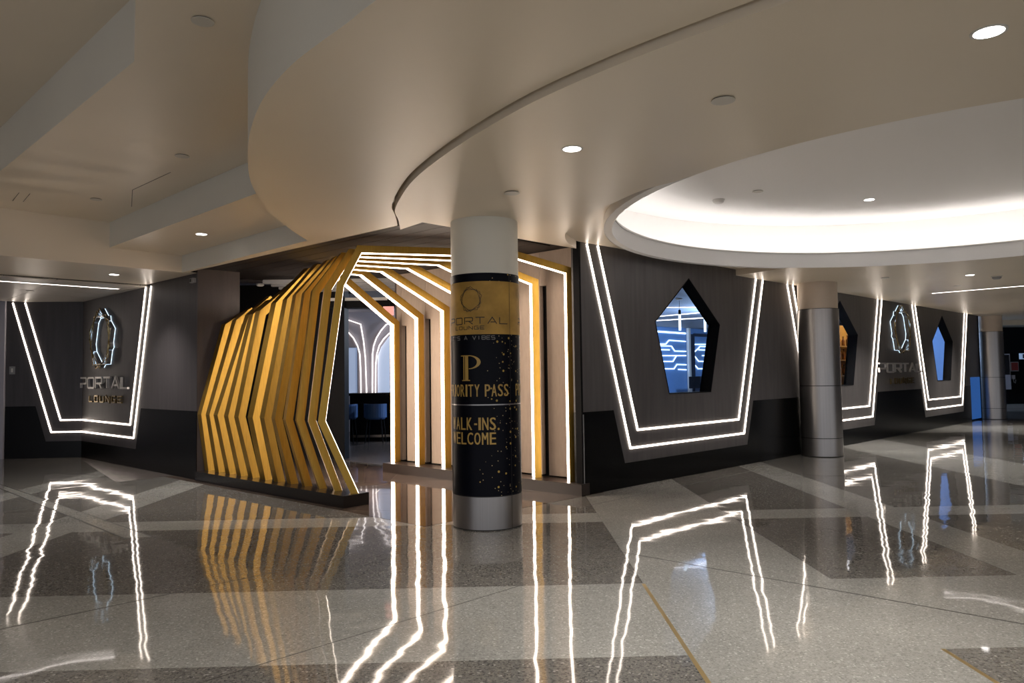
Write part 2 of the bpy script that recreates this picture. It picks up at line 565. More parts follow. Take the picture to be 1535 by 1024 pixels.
for k, c in enumerate(modules):
    top = 3.262 if k == 0 else 3.17
    dt = top - 0.525
    q = 0.311
    outer = [(c - 1.571 - q * dt, top), (c - 1.571, 0.525), (c + 1.571, 0.525), (c + 1.571 + 0.306 * (3.17 - 0.525), 3.17)]
    inner = [(c - 1.397 - 0.32 * (top - 0.765), top), (c - 1.397, 0.765), (c + 1.402, 0.765), (c + 1.402 + 0.303 * (3.17 - 0.765), 3.17)]
    near = ['nearest the tunnel', 'behind the steel column', 'at the far end'][k]
    for nm, path in (('outer', outer), ('inner', inner)):
        o = obj('light_strip', ribbon(MB(), path, SW, W, 0.0, 0.012), m_strip)
        fixn(o)
        tag(o, '%s white light strip around the pentagon window %s' % (nm, near), 'light strip', 'white light strips on the dark walls')

# blue panel beyond the wall's end and the dark shell of the lounge behind
mb = MB(); mb.prism([W(END + 0.02, 1.30, -0.03), W(END + 1.15, 1.30, -0.03), W(END + 1.15, 3.2, -0.03), W(END + 0.02, 3.2, -0.03)], WN * -0.12)
we = struct('wall_right_end', mb, m_bluedark)
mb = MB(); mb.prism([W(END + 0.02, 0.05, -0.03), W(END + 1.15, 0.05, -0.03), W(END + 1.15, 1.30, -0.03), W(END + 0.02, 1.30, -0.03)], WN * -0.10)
obj('blue_glow_panel', mb, m_blueglow, we)
mb = MB(); mb.prism([W(END + 1.15, 0, -0.02), W(END + 1.23, 0, -0.02), W(END + 1.23, 3.2, -0.02), W(END + 1.15, 3.2, -0.02)], WN * -8.0)
struct('wall_lounge_end', mb, m_black)

# ------------------------------------------------------------------ left walls
LB = 5.35
wl = struct('wall_left', MB().prism([WB(0, 0, -0.02), WB(LB, 0, -0.02), WB(LB, 3.4, -0.02), WB(0, 3.4, -0.02)], BN * -0.12), m_black)
mb = MB(); mb.prism([WB(0, 0.335, 0), WB(2.90, 0.335, 0), WB(3.125, 1.06, 0), WB(LB, 1.06, 0), WB(LB, 3.24, 0), WB(0, 3.24, 0)], BN * -0.02)
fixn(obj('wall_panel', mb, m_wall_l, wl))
mb = MB(); mb.prism([WB(0, 0.0, 0.003), WB(LB, 0.0, 0.003), WB(LB, 1.06, 0.003), WB(3.125, 1.06, 0.003), WB(2.90, 0.335, 0.003), WB(0, 0.335, 0.003)], BN * -0.02)
fixn(obj('kick_panel', mb, m_band, wl))
# return beside the tunnel
rb = WB(LB, 0)
mb = MB(); mb.prism([rb + BN * 0.003, rb + WD * 0.68 + BN * 0.003, rb + WD * 0.68 + BN * -0.12 + BD * 0.1, rb + BN * -0.1], Z * 3.4)
struct('wall_left_return', MB().prism([rb + WD * 0.01, rb + WD * 0.68, rb + WD * 0.68 - WN * 0.12, rb + WD * 0.01 - WN * 0.12], Z * 3.4), m_brownwall)
wa = struct('wall_far_left', MB().prism([WA(0, 0, -0.02), WA(1.5, 0, -0.02), WA(1.5, 3.4, -0.02), WA(0, 3.4, -0.02)], AN * -0.12), m_black)
mb = MB(); mb.prism([WA(0, 0.335, 0), WA(0.70, 0.335, 0), WA(0.91, 1.055, 0), WA(1.5, 1.055, 0), WA(1.5, 3.24, 0), WA(0, 3.24, 0)], AN * -0.02)
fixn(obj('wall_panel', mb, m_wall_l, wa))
mb = MB(); mb.prism([WA(0, 0.0, 0.003), WA(1.5, 0.0, 0.003), WA(1.5, 1.055, 0.003), WA(0.91, 1.055, 0.003), WA(0.70, 0.335, 0.003), WA(0, 0.335, 0.003)], AN * -0.02)
fixn(obj('kick_panel', mb, m_band, wa))
mb = MB(); mb.prism([WA(1.505, 0, 0.05), WA(6, 0, 0.05), WA(6, 3.3, 0.05), WA(1.505, 3.3, 0.05)], AN * -0.2)
struct('wall_side', mb, m_white)
for nm, pa, pb in (('outer', [(1.383, 3.17), (0.594, 0.523), (-0.0, 0.523)], [(0.0, 0.523), (2.80, 0.525), (3.538, 3.18)]),
                   ('inner', [(1.141, 3.17), (0.415, 0.763), (0.0, 0.763)], [(0.0, 0.763), (2.633, 0.755), (3.30, 3.18)])):
    t = thing('light_strip', '%s of two white light strips folding round the corner of the left wall' % nm, 'light strip', WB(0, 0.5), 'white light strips on the dark walls')
    fixn(obj('light_segment', ribbon(MB(), pa, SW, WA, 0.0, 0.012), m_strip, t))
    fixn(obj('light_segment', ribbon(MB(), pb, SW, WB, 0.0, 0.012), m_strip, t))
sw = thing('wall_switch', 'small grey wall plate beside the light strips on the far left wall', 'switch', WA(1.37, 1.79))
mb = MB(); mb.prism([WA(1.315, 1.71, 0), WA(1.425, 1.71, 0), WA(1.425, 1.87, 0), WA(1.315, 1.87, 0)], AN * 0.012); obj('plate', mb, m_grey, sw)
mb = MB(); mb.prism([WA(1.355, 1.75, 0.012), WA(1.385, 1.75, 0.012), WA(1.385, 1.83, 0.012), WA(1.355, 1.83, 0.012)], AN * 0.008); obj('rocker', mb, m_trim, sw)
se = thing('sensor_box', 'tiny grey sensor box at the top corner of the left wall', 'sensor', WB(5.24, 3.1))
mb = MB(); mb.prism([WB(5.18, 3.07, 0), WB(5.31, 3.07, 0), WB(5.31, 3.14, 0), WB(5.18, 3.14, 0)], BN * 0.05); obj('housing', mb, m_grey, se)
mb = MB(); mb.prism([WB(5.20, 3.08, 0.05), WB(5.24, 3.08, 0.05), WB(5.24, 3.13, 0.05), WB(5.20, 3.13, 0.05)], BN * 0.006); obj('sensor_eye', mb, m_screen, se)

# ------------------------------------------------------------------ emblems and lettering
def glyph(ch, size=1.0, extr=0.0):
    cu = bpy.data.curves.new('t', 'FONT')
    cu.body = ch; cu.size = size; cu.resolution_u = 3
    cu.extrude = extr
    o = bpy.data.objects.new('t', cu)
    C.objects.link(o)
    dg = bpy.context.evaluated_depsgraph_get()
    me = bpy.data.meshes.new_from_object(o.evaluated_get(dg))
    vs = [v.co.copy() for v in me.vertices]; fs = [tuple(p.vertices) for p in me.polygons]
    bpy.data.objects.remove(o); bpy.data.curves.remove(cu); bpy.data.meshes.remove(me)
    return vs, fs
def fit_glyph(ch, x0, x1, y0, y1, fn, depth):
    """place one character in a box of the (s, z) plane; depth > 0 makes it solid"""
    vs, fs = glyph(ch, 1.0, 0.05 if depth else 0)
    ax, bx = min(v.x for v in vs), max(v.x for v in vs)
    ay, by = min(v.y for v in vs), max(v.y for v in vs)
    mb = MB()
    mb.add([fn(lerp(x0, x1, (v.x - ax) / max(1e-6, bx - ax)), lerp(y0, y1, (v.y - ay) / max(1e-6, by - ay)), (0.5 + v.z / 0.1) * depth) for v in vs], fs)
    return mb
def polyletter(ch, x0, x1, y0, y1):
    """wide single-line capitals, strokes as paths in a unit box"""
    st = {'P': [[(0, 0), (0, .42), (.92, .42), (1, .52), (1, .92), (.92, 1), (0, 1)]],
          'O': [[(.08, 0), (.92, 0), (1, .1), (1, .9), (.92, 1), (.08, 1), (0, .9), (0, .1), (.08, 0)]],
          'R': [[(0, 0), (0, 1), (.92, 1), (1, .9), (1, .54), (.92, .44), (.12, .44)], [(.5, .44), (1, 0)]],
          'T': [[(0, 1), (1, 1)], [(.5, 1), (.5, 0)]],
          'A': [[(0, 0), (.5, 1), (1, 0)], [(.3, .25), (.8, .25)]],
          'L': [[(0, 1), (0, 0), (1, 0)]],
          'U': [[(0, 1), (0, .1), (.08, 0), (.92, 0), (1, .1), (1, 1)]],
          'N': [[(0, 0), (0, 1), (1, 0), (1, 1)]],
          'G': [[(1, .9), (.92, 1), (.08, 1), (0, .9), (0, .1), (.08, 0), (1, 0), (1, .45), (.55, .45)]],
          'E': [[(1, 1), (0, 1), (0, 0), (1, 0)], [(0, .5), (.85, .5)]],
          'I': [[(.5, 0), (.5, 1)]], 'S': [[(1, 1), (.06, 1), (0, .9), (0, .6), (.06, .5), (.94, .5), (1, .4), (1, .1), (.94, 0), (0, 0)]],
          'V': [[(0, 1), (.5, 0), (1, 1)]], "'": [[(.5, 1), (.5, .75)]],
          'B': [[(0, 0), (0, 1), (.9, 1), (1, .9), (1, .6), (.9, .5), (1, .4), (1, .1), (.9, 0), (0, 0)], [(0, .5), (.9, .5)]]}[ch]
    return [[(lerp(x0, x1, px), lerp(y0, y1, py)) for px, py in s] for s in st]
def wall_letters(fn, word, x0, x1, y0, y1, gap, stroke, parent, mat, dep):
    n = len(word)
    pitch = (x1 - x0 + gap) / n
    for i, ch in enumerate(word):
        a = x0 + i * pitch
        mb = MB()
        for path in polyletter(ch, a, a + pitch - gap, y0, y1):
            ribbon(mb, path, stroke, fn, dep[0], dep[1])
        fixn(obj('letter', mb, mat, parent))
def emblem(fn, cs, cz, parent):
    """five-sided rings turned against one another, standing off the wall"""
    rx, rz = 0.60, 0.60
    for i, (rot, sc, dd) in enumerate([(0, 1.0, .10), (36, .93, .09), (17, .985, .095)]):
        pts = []
        for k in range(5):
            t = R(90 + rot + 72 * k)
            pts.append(fn(cs + rx * sc * math.cos(t), cz + rz * sc * math.sin(t), dd))
        obj('ring', MB().tube(pts, 0.010, 6, True), m_gilt, parent)
    for rot, sc, dep in ((0, 0.985, .05), (36, .89, .05)):
        pts = []
        for k in range(5):
            t = R(90 + rot + 72 * k)
            pts.append((cs + rx * sc * math.cos(t), cz + rz * sc * math.sin(t)))
        pts.append(pts[0])
        mb = MB(); ribbon(mb, pts, 0.012, fn, 0.012, 0.088)
        fixn(obj('rim', mb, m_chrome, parent))
        mb = MB(); ribbon(mb, pts, 0.02, fn, 0.004, 0.010)
        fixn(obj('halo_light', mb, m_halo, parent))
for fn, ce, zz, xs_, lo, where in ((WB, 1.29, 2.35, (0.06, 2.62), (0.54, 2.28), 'left wall by the corner'), (W, 11.69, 2.50, (10.24, 13.14), (10.96, 12.55), 'right wall between two windows')):
    e = thing('wall_emblem', 'gold and chrome interlaced five-sided emblem on the %s' % where, 'emblem', fn(ce, zz), 'backlit emblems on the walls')
    emblem(fn, ce, zz, e)
    zl = 1.415 if fn is WB else 1.50
    t = thing('wall_lettering', 'wide chrome capital letters under the emblem on the %s' % where, 'sign', fn(ce, zl), 'chrome letters on the walls')
    wall_letters(fn, 'PORTAL', xs_[0], xs_[1], zl, zl + 0.20, 0.10, 0.036, t, m_letter, (0.015, 0.055))
    zl2 = zl - 0.27
    t2 = thing('wall_lettering', 'small gilt capital letters below the wide chrome ones on the %s' % where, 'sign', fn(ce, zl2), 'small gilt letters on the walls')
    wall_letters(fn, 'LOUNGE', lo[0], lo[1], zl2, zl2 + 0.115, 0.13, 0.026, t2, m_gilt, (0.012, 0.040))

# ------------------------------------------------------------------ ceilings
ZS_ = 3.215
ZC = 3.17       # main curved soffit
c1 = [(-1.214, 8.024), (-1.157, 7.51), (-1.128, 7.113), (-0.994, 6.584), (-0.793, 5.984), (-0.514, 5.386), (-0.191, 4.806), (0.149, 4.286), (0.495, 3.869), (0.788, 3.561), (1.23, 3.153),
      (1.75, 2.75), (2.4, 2.38), (3.2, 2.1), (4.2, 1.95), (5.4, 2.0), (6.8, 2.4), (8.2, 3.1)]
def smooth_curve(p, sub=4):
    out = []
    n = len(p)
    for i in range(n - 1):
        a, b = Vector(p[i]), Vector(p[i + 1])
        z = Vector(p[i - 1]) if i > 0 else a * 2 - b
        c = Vector(p[i + 2]) if i < n - 2 else b * 2 - a
        for k in range(sub):
            t = k / sub
            out.append(0.5 * ((2 * a) + (b - z) * t + (2 * z - 5 * a + 4 * b - c) * t * t + (3 * a - z - 3 * b + c) * t ** 3))
    out.append(Vector(p[-1]))
    return [(v.x, v.y) for v in out]
c1 = smooth_curve(c1)
DC, DR = (4.895, 7.671), 3.79
def circ(r, n=96):
    return [(DC[0] + r * math.cos(2 * PI * i / n), DC[1] + r * math.sin(2 * PI * i / n)) for i in range(n)]
c3 = smooth_curve([(0.845, 9.40), (0.70, 8.95), (0.635, 8.50), (0.655, 8.12), (0.735, 7.60), (0.915, 7.08), (1.165, 6.45), (1.40, 6.15)])
a0 = math.atan2(6.15 - DC[1], 1.40 - DC[0])        # where the recess meets the dome, near side
a1 = math.atan2(11.44 - DC[1], 4.35 - DC[0])       # far side
def arc(r, t0, t1, n):
    return [(DC[0] + r * math.cos(lerp(t0, t1, i / n)), DC[1] + r * math.sin(lerp(t0, t1, i / n))) for i in range(n + 1)]
near_arc = arc(DR, a0, a1 + (2 * PI if a1 < a0 else 0), 84)
step_w = W(3.997, 0)
farp = W(END + 1.2, 0)
outer = [corner[:2]] + c3 + near_arc[1:] + [step_w[:2], farp[:2], W(END + 1.2, 0, -8)[:2], (12, 33), (36, 33), (36, -7), (8.2, -7)] + list(reversed(c1))
mb = MB(); mb.flat(outer, ZC)
ceil = struct('ceiling', mb, m_ceil)
mb = MB(); mb.wallstrip(c1, ZC, ZS_ + 0.09); obj('soffit_edge', mb, m_ceil, ceil, True)
mb = MB(); mb.wallstrip([c1[0], corner[:2], c3[0]], ZC, ZC + 0.10); obj('soffit_edge', mb, m_ceil, ceil)
mb = MB(); mb.wallstrip(c3, ZC, 3.28); obj('soffit_edge', mb, m_ceil, ceil, True)
mb = MB(); mb.wallstrip([near_arc[-1], step_w[:2]], ZC, 3.28); obj('soffit_edge', mb, m_ceil, ceil)
# shallow recess between wall and dome
far_arc = arc(DR + 0.09, a0, a1 - (2 * PI if a1 > a0 else 0), 60)
rec = [c3[0]] + c3 + [p for p in far_arc[1:]] + [step_w[:2], W(-0.03, 0)[:2]]
mb = MB(); mb.flat(rec[1:], 3.272); obj('soffit_recess', mb, m_ceil, ceil)
# dome: fascia ring, cove ledge, cove wall, ceiling, hidden LED line
ci, cf, cw = circ(DR), circ(DR + 0.09), circ(DR + 0.62)
LIP = 3.40
mb = MB(); mb.wallstrip(ci, ZC, LIP, True); mb.ringstrip(ci, LIP, cf, LIP); mb.wallstrip(cf, ZC, LIP, True); mb.ringstrip(ci, ZC + 0.004, cf, ZC + 0.004)
dome = struct('ceiling_dome', mb, m_dome, None, True)
tr_ = circ(DR - 0.012); tr2 = circ(DR + 0.012)
mb = MB(); mb.wallstrip(tr_, LIP - 0.02, LIP + 0.004, True); mb.ringstrip(tr_, LIP + 0.004, tr2, LIP + 0.004); mb.ringstrip(tr_, LIP - 0.02, tr2, LIP - 0.02)
obj('lip_trim', mb, m_trim, dome, True)
mb = MB(); mb.ringstrip(cf, 3.30, cw, 3.30); obj('cove_ledge', mb, m_dome, dome)
mb = MB(); mb.wallstrip(cw, 3.30, 3.96, True); obj('cove_wall', mb, m_dome, dome, True)
mb = MB(); mb.flat(cw, 3.96); obj('dome_ceiling', mb, m_dome, dome)
la, lb = circ(DR + 0.16), circ(DR + 0.24)
mb = MB(); mb.ringstrip(la, 3.325, lb, 3.325); mb.wallstrip(la, 3.305, 3.325, True); mb.wallstrip(lb, 3.305, 3.325, True); obj('cove_light', mb, m_cove, dome)
# plate above everything so no daylight leaks over the ceilings
mb = MB(); mb.box(-19, 37, -8, 35, 4.75, 4.9); struct('ceiling_deck', mb, m_black)
# second soffit: between the big curve and the first one, running on to the left wall
ZS = 3.215
c0 = [(-2.46, 8.825), (-2.462, 8.136), (-2.416, 7.422), (-2.321, 6.747), (-2.209, 6.207), (-2.06, 5.712), (-1.853, 5.138), (-1.68, 4.731), (-1.509, 4.383), (-1.33, 4.084), (-1.134, 3.807), (-0.932, 3.572), (-0.755, 3.378), (-0.586, 3.179),
      (-0.15, 2.73), (0.5, 2.2), (1.4, 1.65), (2.6, 1.2), (4.2, 0.95), (6.0, 1.1), (8.2, 1.6)]
c0 = smooth_curve(c0)
pl_line = [T(0.55, -2.478)[:2], (-4.95, 11.26)]
flc = (-5.10, 11.31)
tileL = [(-6.37, 12.74), (-7.885, 11.26)]
def shift_left(p, dist):
    out = []
    for i in range(len(p)):
        a, b = Vector(p[max(0, i - 1)]), Vector(p[min(len(p) - 1, i + 1)])
        d = (b - a).normalized()
        out.append((p[i][0] - d.y * dist, p[i][1] + d.x * dist))
    return out
c1s = shift_left(c1, 0.03)
if (Vector(c1s[10]) - Vector((3, 7))).length < (Vector(c1[10]) - Vector((3, 7))).length:
    c1s = shift_left(c1, -0.03)
s2 = [c1s[0], (-4.95, 11.26), WB(5.35, 0)[:2], tileL[0], tileL[1], (-13.2, 6.0), (-11.9, 4.6), (-6.70, 9.56), flc] + c0 + list(reversed(c1s))
mb = MB(); mb.flat(s2, ZS)
ceil2 = struct('ceiling', mb, m_ceil)
mb = MB(); mb.wallstrip(c1s, ZS, ZS + 0.09); mb.ringstrip(c1, ZS + 0.09, c1s, ZS + 0.09, False); obj('shadow_gap', mb, m_ceil, ceil2)  # slot added along the edge to darken the rim band
mb = MB(); mb.wallstrip([c1[0], (-4.95, 11.26)], ZS, 3.29); obj('soffit_edge', mb, m_ceil, ceil2)
mb = MB(); mb.wallstrip(c0, ZS, 3.90); obj('soffit_edge', mb, m_ceil_cool, ceil2, True)
mb = MB(); mb.wallstrip([flc, c0[0]], ZS, 3.50); obj('soffit_edge', mb, m_ceil_cool, ceil2)
mb = MB(); mb.wallstrip([flc, (-6.70, 9.56), (-11.9, 4.6)], ZS, 4.40); obj('soffit_edge', mb, m_ceil, ceil2)
# stepped coffers
Z1, Z2, Z3 = 3.477, 3.845, 4.33
s1p = [(-5.81, 10.545), flc, c0[0], (-1.6, 7.9), (-1.2, 6.2)]
mb = MB(); mb.flat(s1p, Z1); ceil3 = struct('ceiling', mb, m_ceil)
mb = MB(); mb.wallstrip([(-5.81, 10.545), (-1.2, 6.2)], Z1, Z2); obj('soffit_edge', mb, m_ceil_cool, ceil3)
lco = (-2.69, 5.18)
s2p = [(-6.98, 9.25), (-5.81, 10.545), (-1.2, 6.2), (1.5, 3.6), (8.2, 2.2), (8.2, -7), (3.7, -7), lco]
mb = MB(); mb.flat(s2p, Z2); ceil4 = struct('ceiling', mb, m_ceil)
mb = MB(); mb.wallstrip([(-6.98, 9.25), lco, (3.7, -7)], Z2, Z3); obj('soffit_edge', mb, m_ceil_cool, ceil4)
mb = MB(); mb.flat([(-6.98, 9.25), lco, (3.7, -7), (-14, -7), (-14, 2.4)], Z3); ceil5 = struct('ceiling', mb, m_ceil)
# access panel outlines in the coffer
def panel_line(parent, a, b, z, wdt=0.006):
    a, b = Vector((*a, 0)), Vector((*b, 0)); d = (b - a).normalized(); s = Vector((-d.y, d.x, 0)) * wdt / 2
    mb = MB(); mb.slab([a - s, b - s, b + s, a + s], z - 0.002, z + 0.004)
    obj('access_panel_gap', mb, m_gap, parent)
for a, b in (((-4.55, 8.75), (-3.75, 8.02)), ((-4.55, 8.75), (-5.0, 9.6)), ((-6.3, 9.2), (-5.95, 8.8)), ((-6.2, 9.25), (-5.85, 8.85))):
    panel_line(ceil4, a, b, Z2)
# dark soffit over the tunnel
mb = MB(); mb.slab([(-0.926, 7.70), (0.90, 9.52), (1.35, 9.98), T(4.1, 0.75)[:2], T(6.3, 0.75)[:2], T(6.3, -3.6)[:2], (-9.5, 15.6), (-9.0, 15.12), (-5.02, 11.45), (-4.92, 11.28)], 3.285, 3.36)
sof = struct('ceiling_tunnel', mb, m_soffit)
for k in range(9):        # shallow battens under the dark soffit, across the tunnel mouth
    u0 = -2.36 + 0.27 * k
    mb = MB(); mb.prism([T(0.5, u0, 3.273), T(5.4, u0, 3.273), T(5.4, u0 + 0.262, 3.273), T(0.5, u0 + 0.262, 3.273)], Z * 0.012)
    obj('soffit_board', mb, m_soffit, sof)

# left tiled ceiling with a linear light
g45 = Vector((0.714, 0.700, 0)); h45 = Vector((-0.700, 0.714, 0))
E0 = Vector((-6.37, 12.74, 0))
def TL(p, q, z):
    return E0 - g45 * p + h45 * q + Z * z
tl = struct('ceiling', MB().slab([TL(-1.2, 0.0, 0)[:2], TL(10, 0.0, 0)[:2], TL(10, 4.2, 0)[:2], TL(-1.2, 4.2, 0)[:2]], 3.20, 3.26), m_gap)
for i in range(8):
    for j in range(5):
        p0, p1 = -1.16 + i * 1.26, -1.16 + (i + 1) * 1.26 - 0.012
        q0, q1 = 0.0 + j * 0.82, 0.0 + (j + 1) * 0.82 - 0.012
        mb = MB(); mb.slab([TL(p0, q0, 0)[:2], TL(p1, q0, 0)[:2], TL(p1, q1, 0)[:2], TL(p0, q1, 0)[:2]], 3.185, 3.215)
        obj('ceiling_tile', mb, m_ctile, tl)
def linear_light(a, b, z, label, wdt=0.075):
    a, b = Vector((*a, 0)), Vector((*b, 0)); d = (b - a).normalized(); s = Vector((-d.y, d.x, 0))
    t = thing('linear_light', label, 'ceiling light', (a.x, a.y, z), 'linear ceiling lights')
    for sg in (-1, 1):
        mb = MB(); o_ = s * (sg * (wdt / 2 + 0.006)); q = s * 0.006
        mb.slab([(a + o_ - q)[:2], (b + o_ - q)[:2], (b + o_ + q)[:2], (a + o_ + q)[:2]], z - 0.006, z + 0.01)
        obj('rail', mb, m_trim, t)
    mb = MB(); mb.slab([(a - s * wdt / 2)[:2], (b - s * wdt / 2)[:2], (b + s * wdt / 2)[:2], (a + s * wdt / 2)[:2]], z - 0.004, z + 0.008)
    obj('diffuser', mb, m_linear, t)
linear_light((-6.977, 12.984), (-11.2, 8.72), 3.181, 'linear light in the tiled ceiling at the far left')
# right tiled ceiling
tr = struct('ceiling', MB().prism([W(7.6, 3.186, 0.01), W(17.4, 3.186, 0.01), W(17.4, 3.186, 5.2), W(7.6, 3.186, 5.2)], Z * 0.003), m_gap)
for i in range(8):
    for j in range(4):
        s0 = 7.61 + i * 1.22; d0 = 0.015 + j * 1.29
        mb = MB(); mb.prism([W(s0, 3.176, d0), W(s0 + 1.205, 3.176, d0), W(s0 + 1.205, 3.176, d0 + 1.275), W(s0, 3.176, d0 + 1.275)], Z * 0.012)
        obj('ceiling_tile', mb, m_ctile, tr)
a_, b_ = W(10.05, 0, 1.22), W(10.0, 0, 5.0)
linear_light(a_[:2], b_[:2], 3.172, 'linear light in the tiled ceiling at the far right')

# ------------------------------------------------------------------ downlights, sprinklers, detectors
def downlight(x, y, z, label, r=0.066, power=None):
    t = thing('downlight', label, 'downlight', (x, y, z), 'recessed downlights')
    mb = MB(); mb.lathe([(r + 0.014, z + 0.002), (r + 0.014, z - 0.003), (r, z - 0.004), (r, z + 0.002)], x, y, 32, False)
    obj('trim_ring', mb, m_trim, t)
    mb = MB(); mb.lathe([(r, z - 0.001), (r, z - 0.0035)], x, y, 32)
    obj('lens', mb, m_lens, t)
    L = bpy.data.lights.new('lamp', 'SPOT')
    L.energy = DOWN_W if power is None else power
    L.color = (1.0, 0.95, 0.88)
    L.spot_size = R(108); L.spot_blend = 0.8; L.shadow_soft_size = 0.09
    lo = bpy.data.objects.new('lamp', L); C.objects.link(lo)
    lo.parent = t; lo.location = (0, 0, -0.03)
    return t
zc = ZC
for x, y, z, lb, r in [
    (0.451, 5.206, zc, 'lit round downlight in the curved soffit above the wrapped column', 0.064),
    (2.316, 3.462, zc, 'large lit downlight in the top right corner of the ceiling', 0.066),
    (-4.099, 9.655, Z1, 'lit round downlight in the coffer left of the gold arches', 0.066),
    (-6.227, 11.447, ZS, 'small lit downlight above the light strips on the left wall', 0.066),
    (6.87, 14.555, 3.176, 'lit downlight in the tiles just right of the middle steel column', 0.066),
    (8.306, 14.956, 3.176, 'lit downlight in the tiles above the lettering on the right wall', 0.066),
    (7.936, 12.629, zc, 'lit downlight in the soffit left of the far right smoke detector', 0.066),
    (12.274, 19.48, 3.176, 'lit downlight left of the far steel column', 0.066),
    (12.877, 18.827, 3.176, 'lit downlight right of the far steel column', 0.066),
    (5.079, 10.274, 3.96, 'small lit downlight in the dome ceiling', 0.066)]:
    downlight(x, y, z, lb, r)
# the hall's other downlights, out of the picture but in the same ceilings
for i, (x, y, z) in enumerate([(-0.9, 0.9, Z2), (3.4, -0.4, Z2), (-1.5, -1.0, Z2), (-5.2, 2.6, Z3), (-3.0, -3.0, Z3), (-8.5, 6.0, Z3), (9.6, 6.2, zc), (9.4, 10.0, zc), (13.5, 14.0, zc), (18, 20, zc), (12, 3, zc), (15, 8, zc), (6.5, -2.5, Z2)]):
    downlight(x, y, z, 'recessed downlight in the hall ceiling outside the picture', power=DOWN_W * (1.7 if x < -0.5 else 1.0))
def sprinkler(x, y, z, label, r=0.07):
    t = thing('sprinkler_cover', label, 'sprinkler', (x, y, z), 'flat sprinkler covers in the ceilings')
    mb = MB(); mb.lathe([(r, z - 0.006), (r, z - 0.009), (r * 0.9, z - 0.010)], x, y, 28); obj('cover_plate', mb, m_sprink, t)
    mb = MB(); mb.lathe([(r * 0.9, z), (r * 0.9, z - 0.006)], x, y, 24); obj('gap_ring', mb, m_gap, t)
for x, y, z, lb in [(-1.95, 4.596, Z2, 'round sprinkler cover at the top of the high coffer'), (-3.353, 7.421, Z2, 'round sprinkler cover in the middle of the coffer left of the big curve'),
                    (-5.225, 9.168, Z2, 'round sprinkler cover by the access panel in the left coffer'), (1.276, 4.296, zc, 'round sprinkler cover in the soffit right of the near downlight'),
                    (0.016, 6.447, zc, 'round sprinkler cover just above the wrapped column'), (3.31, 9.695, 3.96, 'round sprinkler cover in the dome beside the smoke detector'),
                    (6.573, 12.832, zc, 'round sprinkler cover right of the middle steel column top'), (8.695, 14.246, 3.176, 'round sprinkler cover left of the linear light at the far right'),
                    (-8.627, 13.094, 3.185, 'round sprinkler cover in the tiles at the far left')]:
    sprinkler(x, y, z, lb)
def detector(x, y, z, label, m1, m2):
    t = thing('smoke_detector', label, 'smoke detector', (x, y, z), 'smoke detectors')
    mb = MB(); mb.lathe([(0.085, z), (0.085, z - 0.015)], x, y, 28); obj('base_plate', mb, m1, t)
    mb = MB(); mb.lathe([(0.07, z - 0.015), (0.072, z - 0.035), (0.05, z - 0.055), (0.02, z - 0.058)], x, y, 28); obj('sensor_head', mb, m2, t, True)
detector(2.912, 10.149, 3.96, 'white smoke detector on the dome ceiling', m_trim, m_trim)
detector(8.521, 12.817, zc, 'grey smoke detector on the soffit at the far right', m_sprink, m_grey)
k_ = thing('camera_dome', 'tiny pale fixture under the dark soffit beyond the gold arches', 'fixture', (-4.602, 13.388, 3.285))
mb = MB(); mb.lathe([(0.07, 3.285), (0.07, 3.26), (0.05, 3.245)], -4.602, 13.388, 20); obj('housing', mb, m_trim, k_)

# ------------------------------------------------------------------ tunnel: plinths, arches, right wall
p1 = thing('plinth', 'long black plinth under the leaning left legs of the gold arches', 'plinth', T(1.72, -2.2), 'black plinths of the tunnel')
mb = MB(); mb.slab([T(1.718, -2.392), T(5.55, -2.392), T(5.55, -2.0), T(1.73, -2.011)], 0.0, 0.148); fixn(obj('body', mb, m_plinth, p1))
p2 = thing('plinth', 'dark brown plinth under the right legs of the gold arches', 'plinth', T(0, 0.2), 'black plinths of the tunnel')
m_plinth2 = pbr('brown_plinth_laminate', (0.030, 0.020, 0.016), 0.3)
mb = MB(); mb.slab([T(0.0, 0.0), T(4.02, 0.0), T(4.02, 0.355), T(0.03, 0.355)], 0.0, 0.148); fixn(obj('body', mb, m_plinth2, p2))
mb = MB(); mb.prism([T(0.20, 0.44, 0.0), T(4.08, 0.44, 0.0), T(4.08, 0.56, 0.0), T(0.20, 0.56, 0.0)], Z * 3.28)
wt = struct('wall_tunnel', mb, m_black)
for k in range(7):  # black slots left between panels stand in for shadows behind the legs
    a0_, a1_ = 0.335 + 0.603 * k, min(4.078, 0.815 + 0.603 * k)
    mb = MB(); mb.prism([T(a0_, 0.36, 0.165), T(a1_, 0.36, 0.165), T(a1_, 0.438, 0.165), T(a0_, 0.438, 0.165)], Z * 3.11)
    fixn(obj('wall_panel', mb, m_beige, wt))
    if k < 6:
        zt_ = [2.80, 2.72, 2.64, 2.56, 2.48, 2.40][k]  # slots closed above elbow height, where the leg shadows end
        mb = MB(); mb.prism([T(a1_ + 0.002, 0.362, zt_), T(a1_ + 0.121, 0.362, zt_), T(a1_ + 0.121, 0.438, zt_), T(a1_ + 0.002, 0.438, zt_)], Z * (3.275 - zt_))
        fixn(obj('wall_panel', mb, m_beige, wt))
mb = MB(); mb.prism([T(4.08, 0.36, 0.0), T(4.12, 0.36, 0.0), T(4.12, 0.56, 0.0), T(4.08, 0.56, 0.0)], Z * 3.28)
obj('end_panel', mb, m_brownwall, wt)

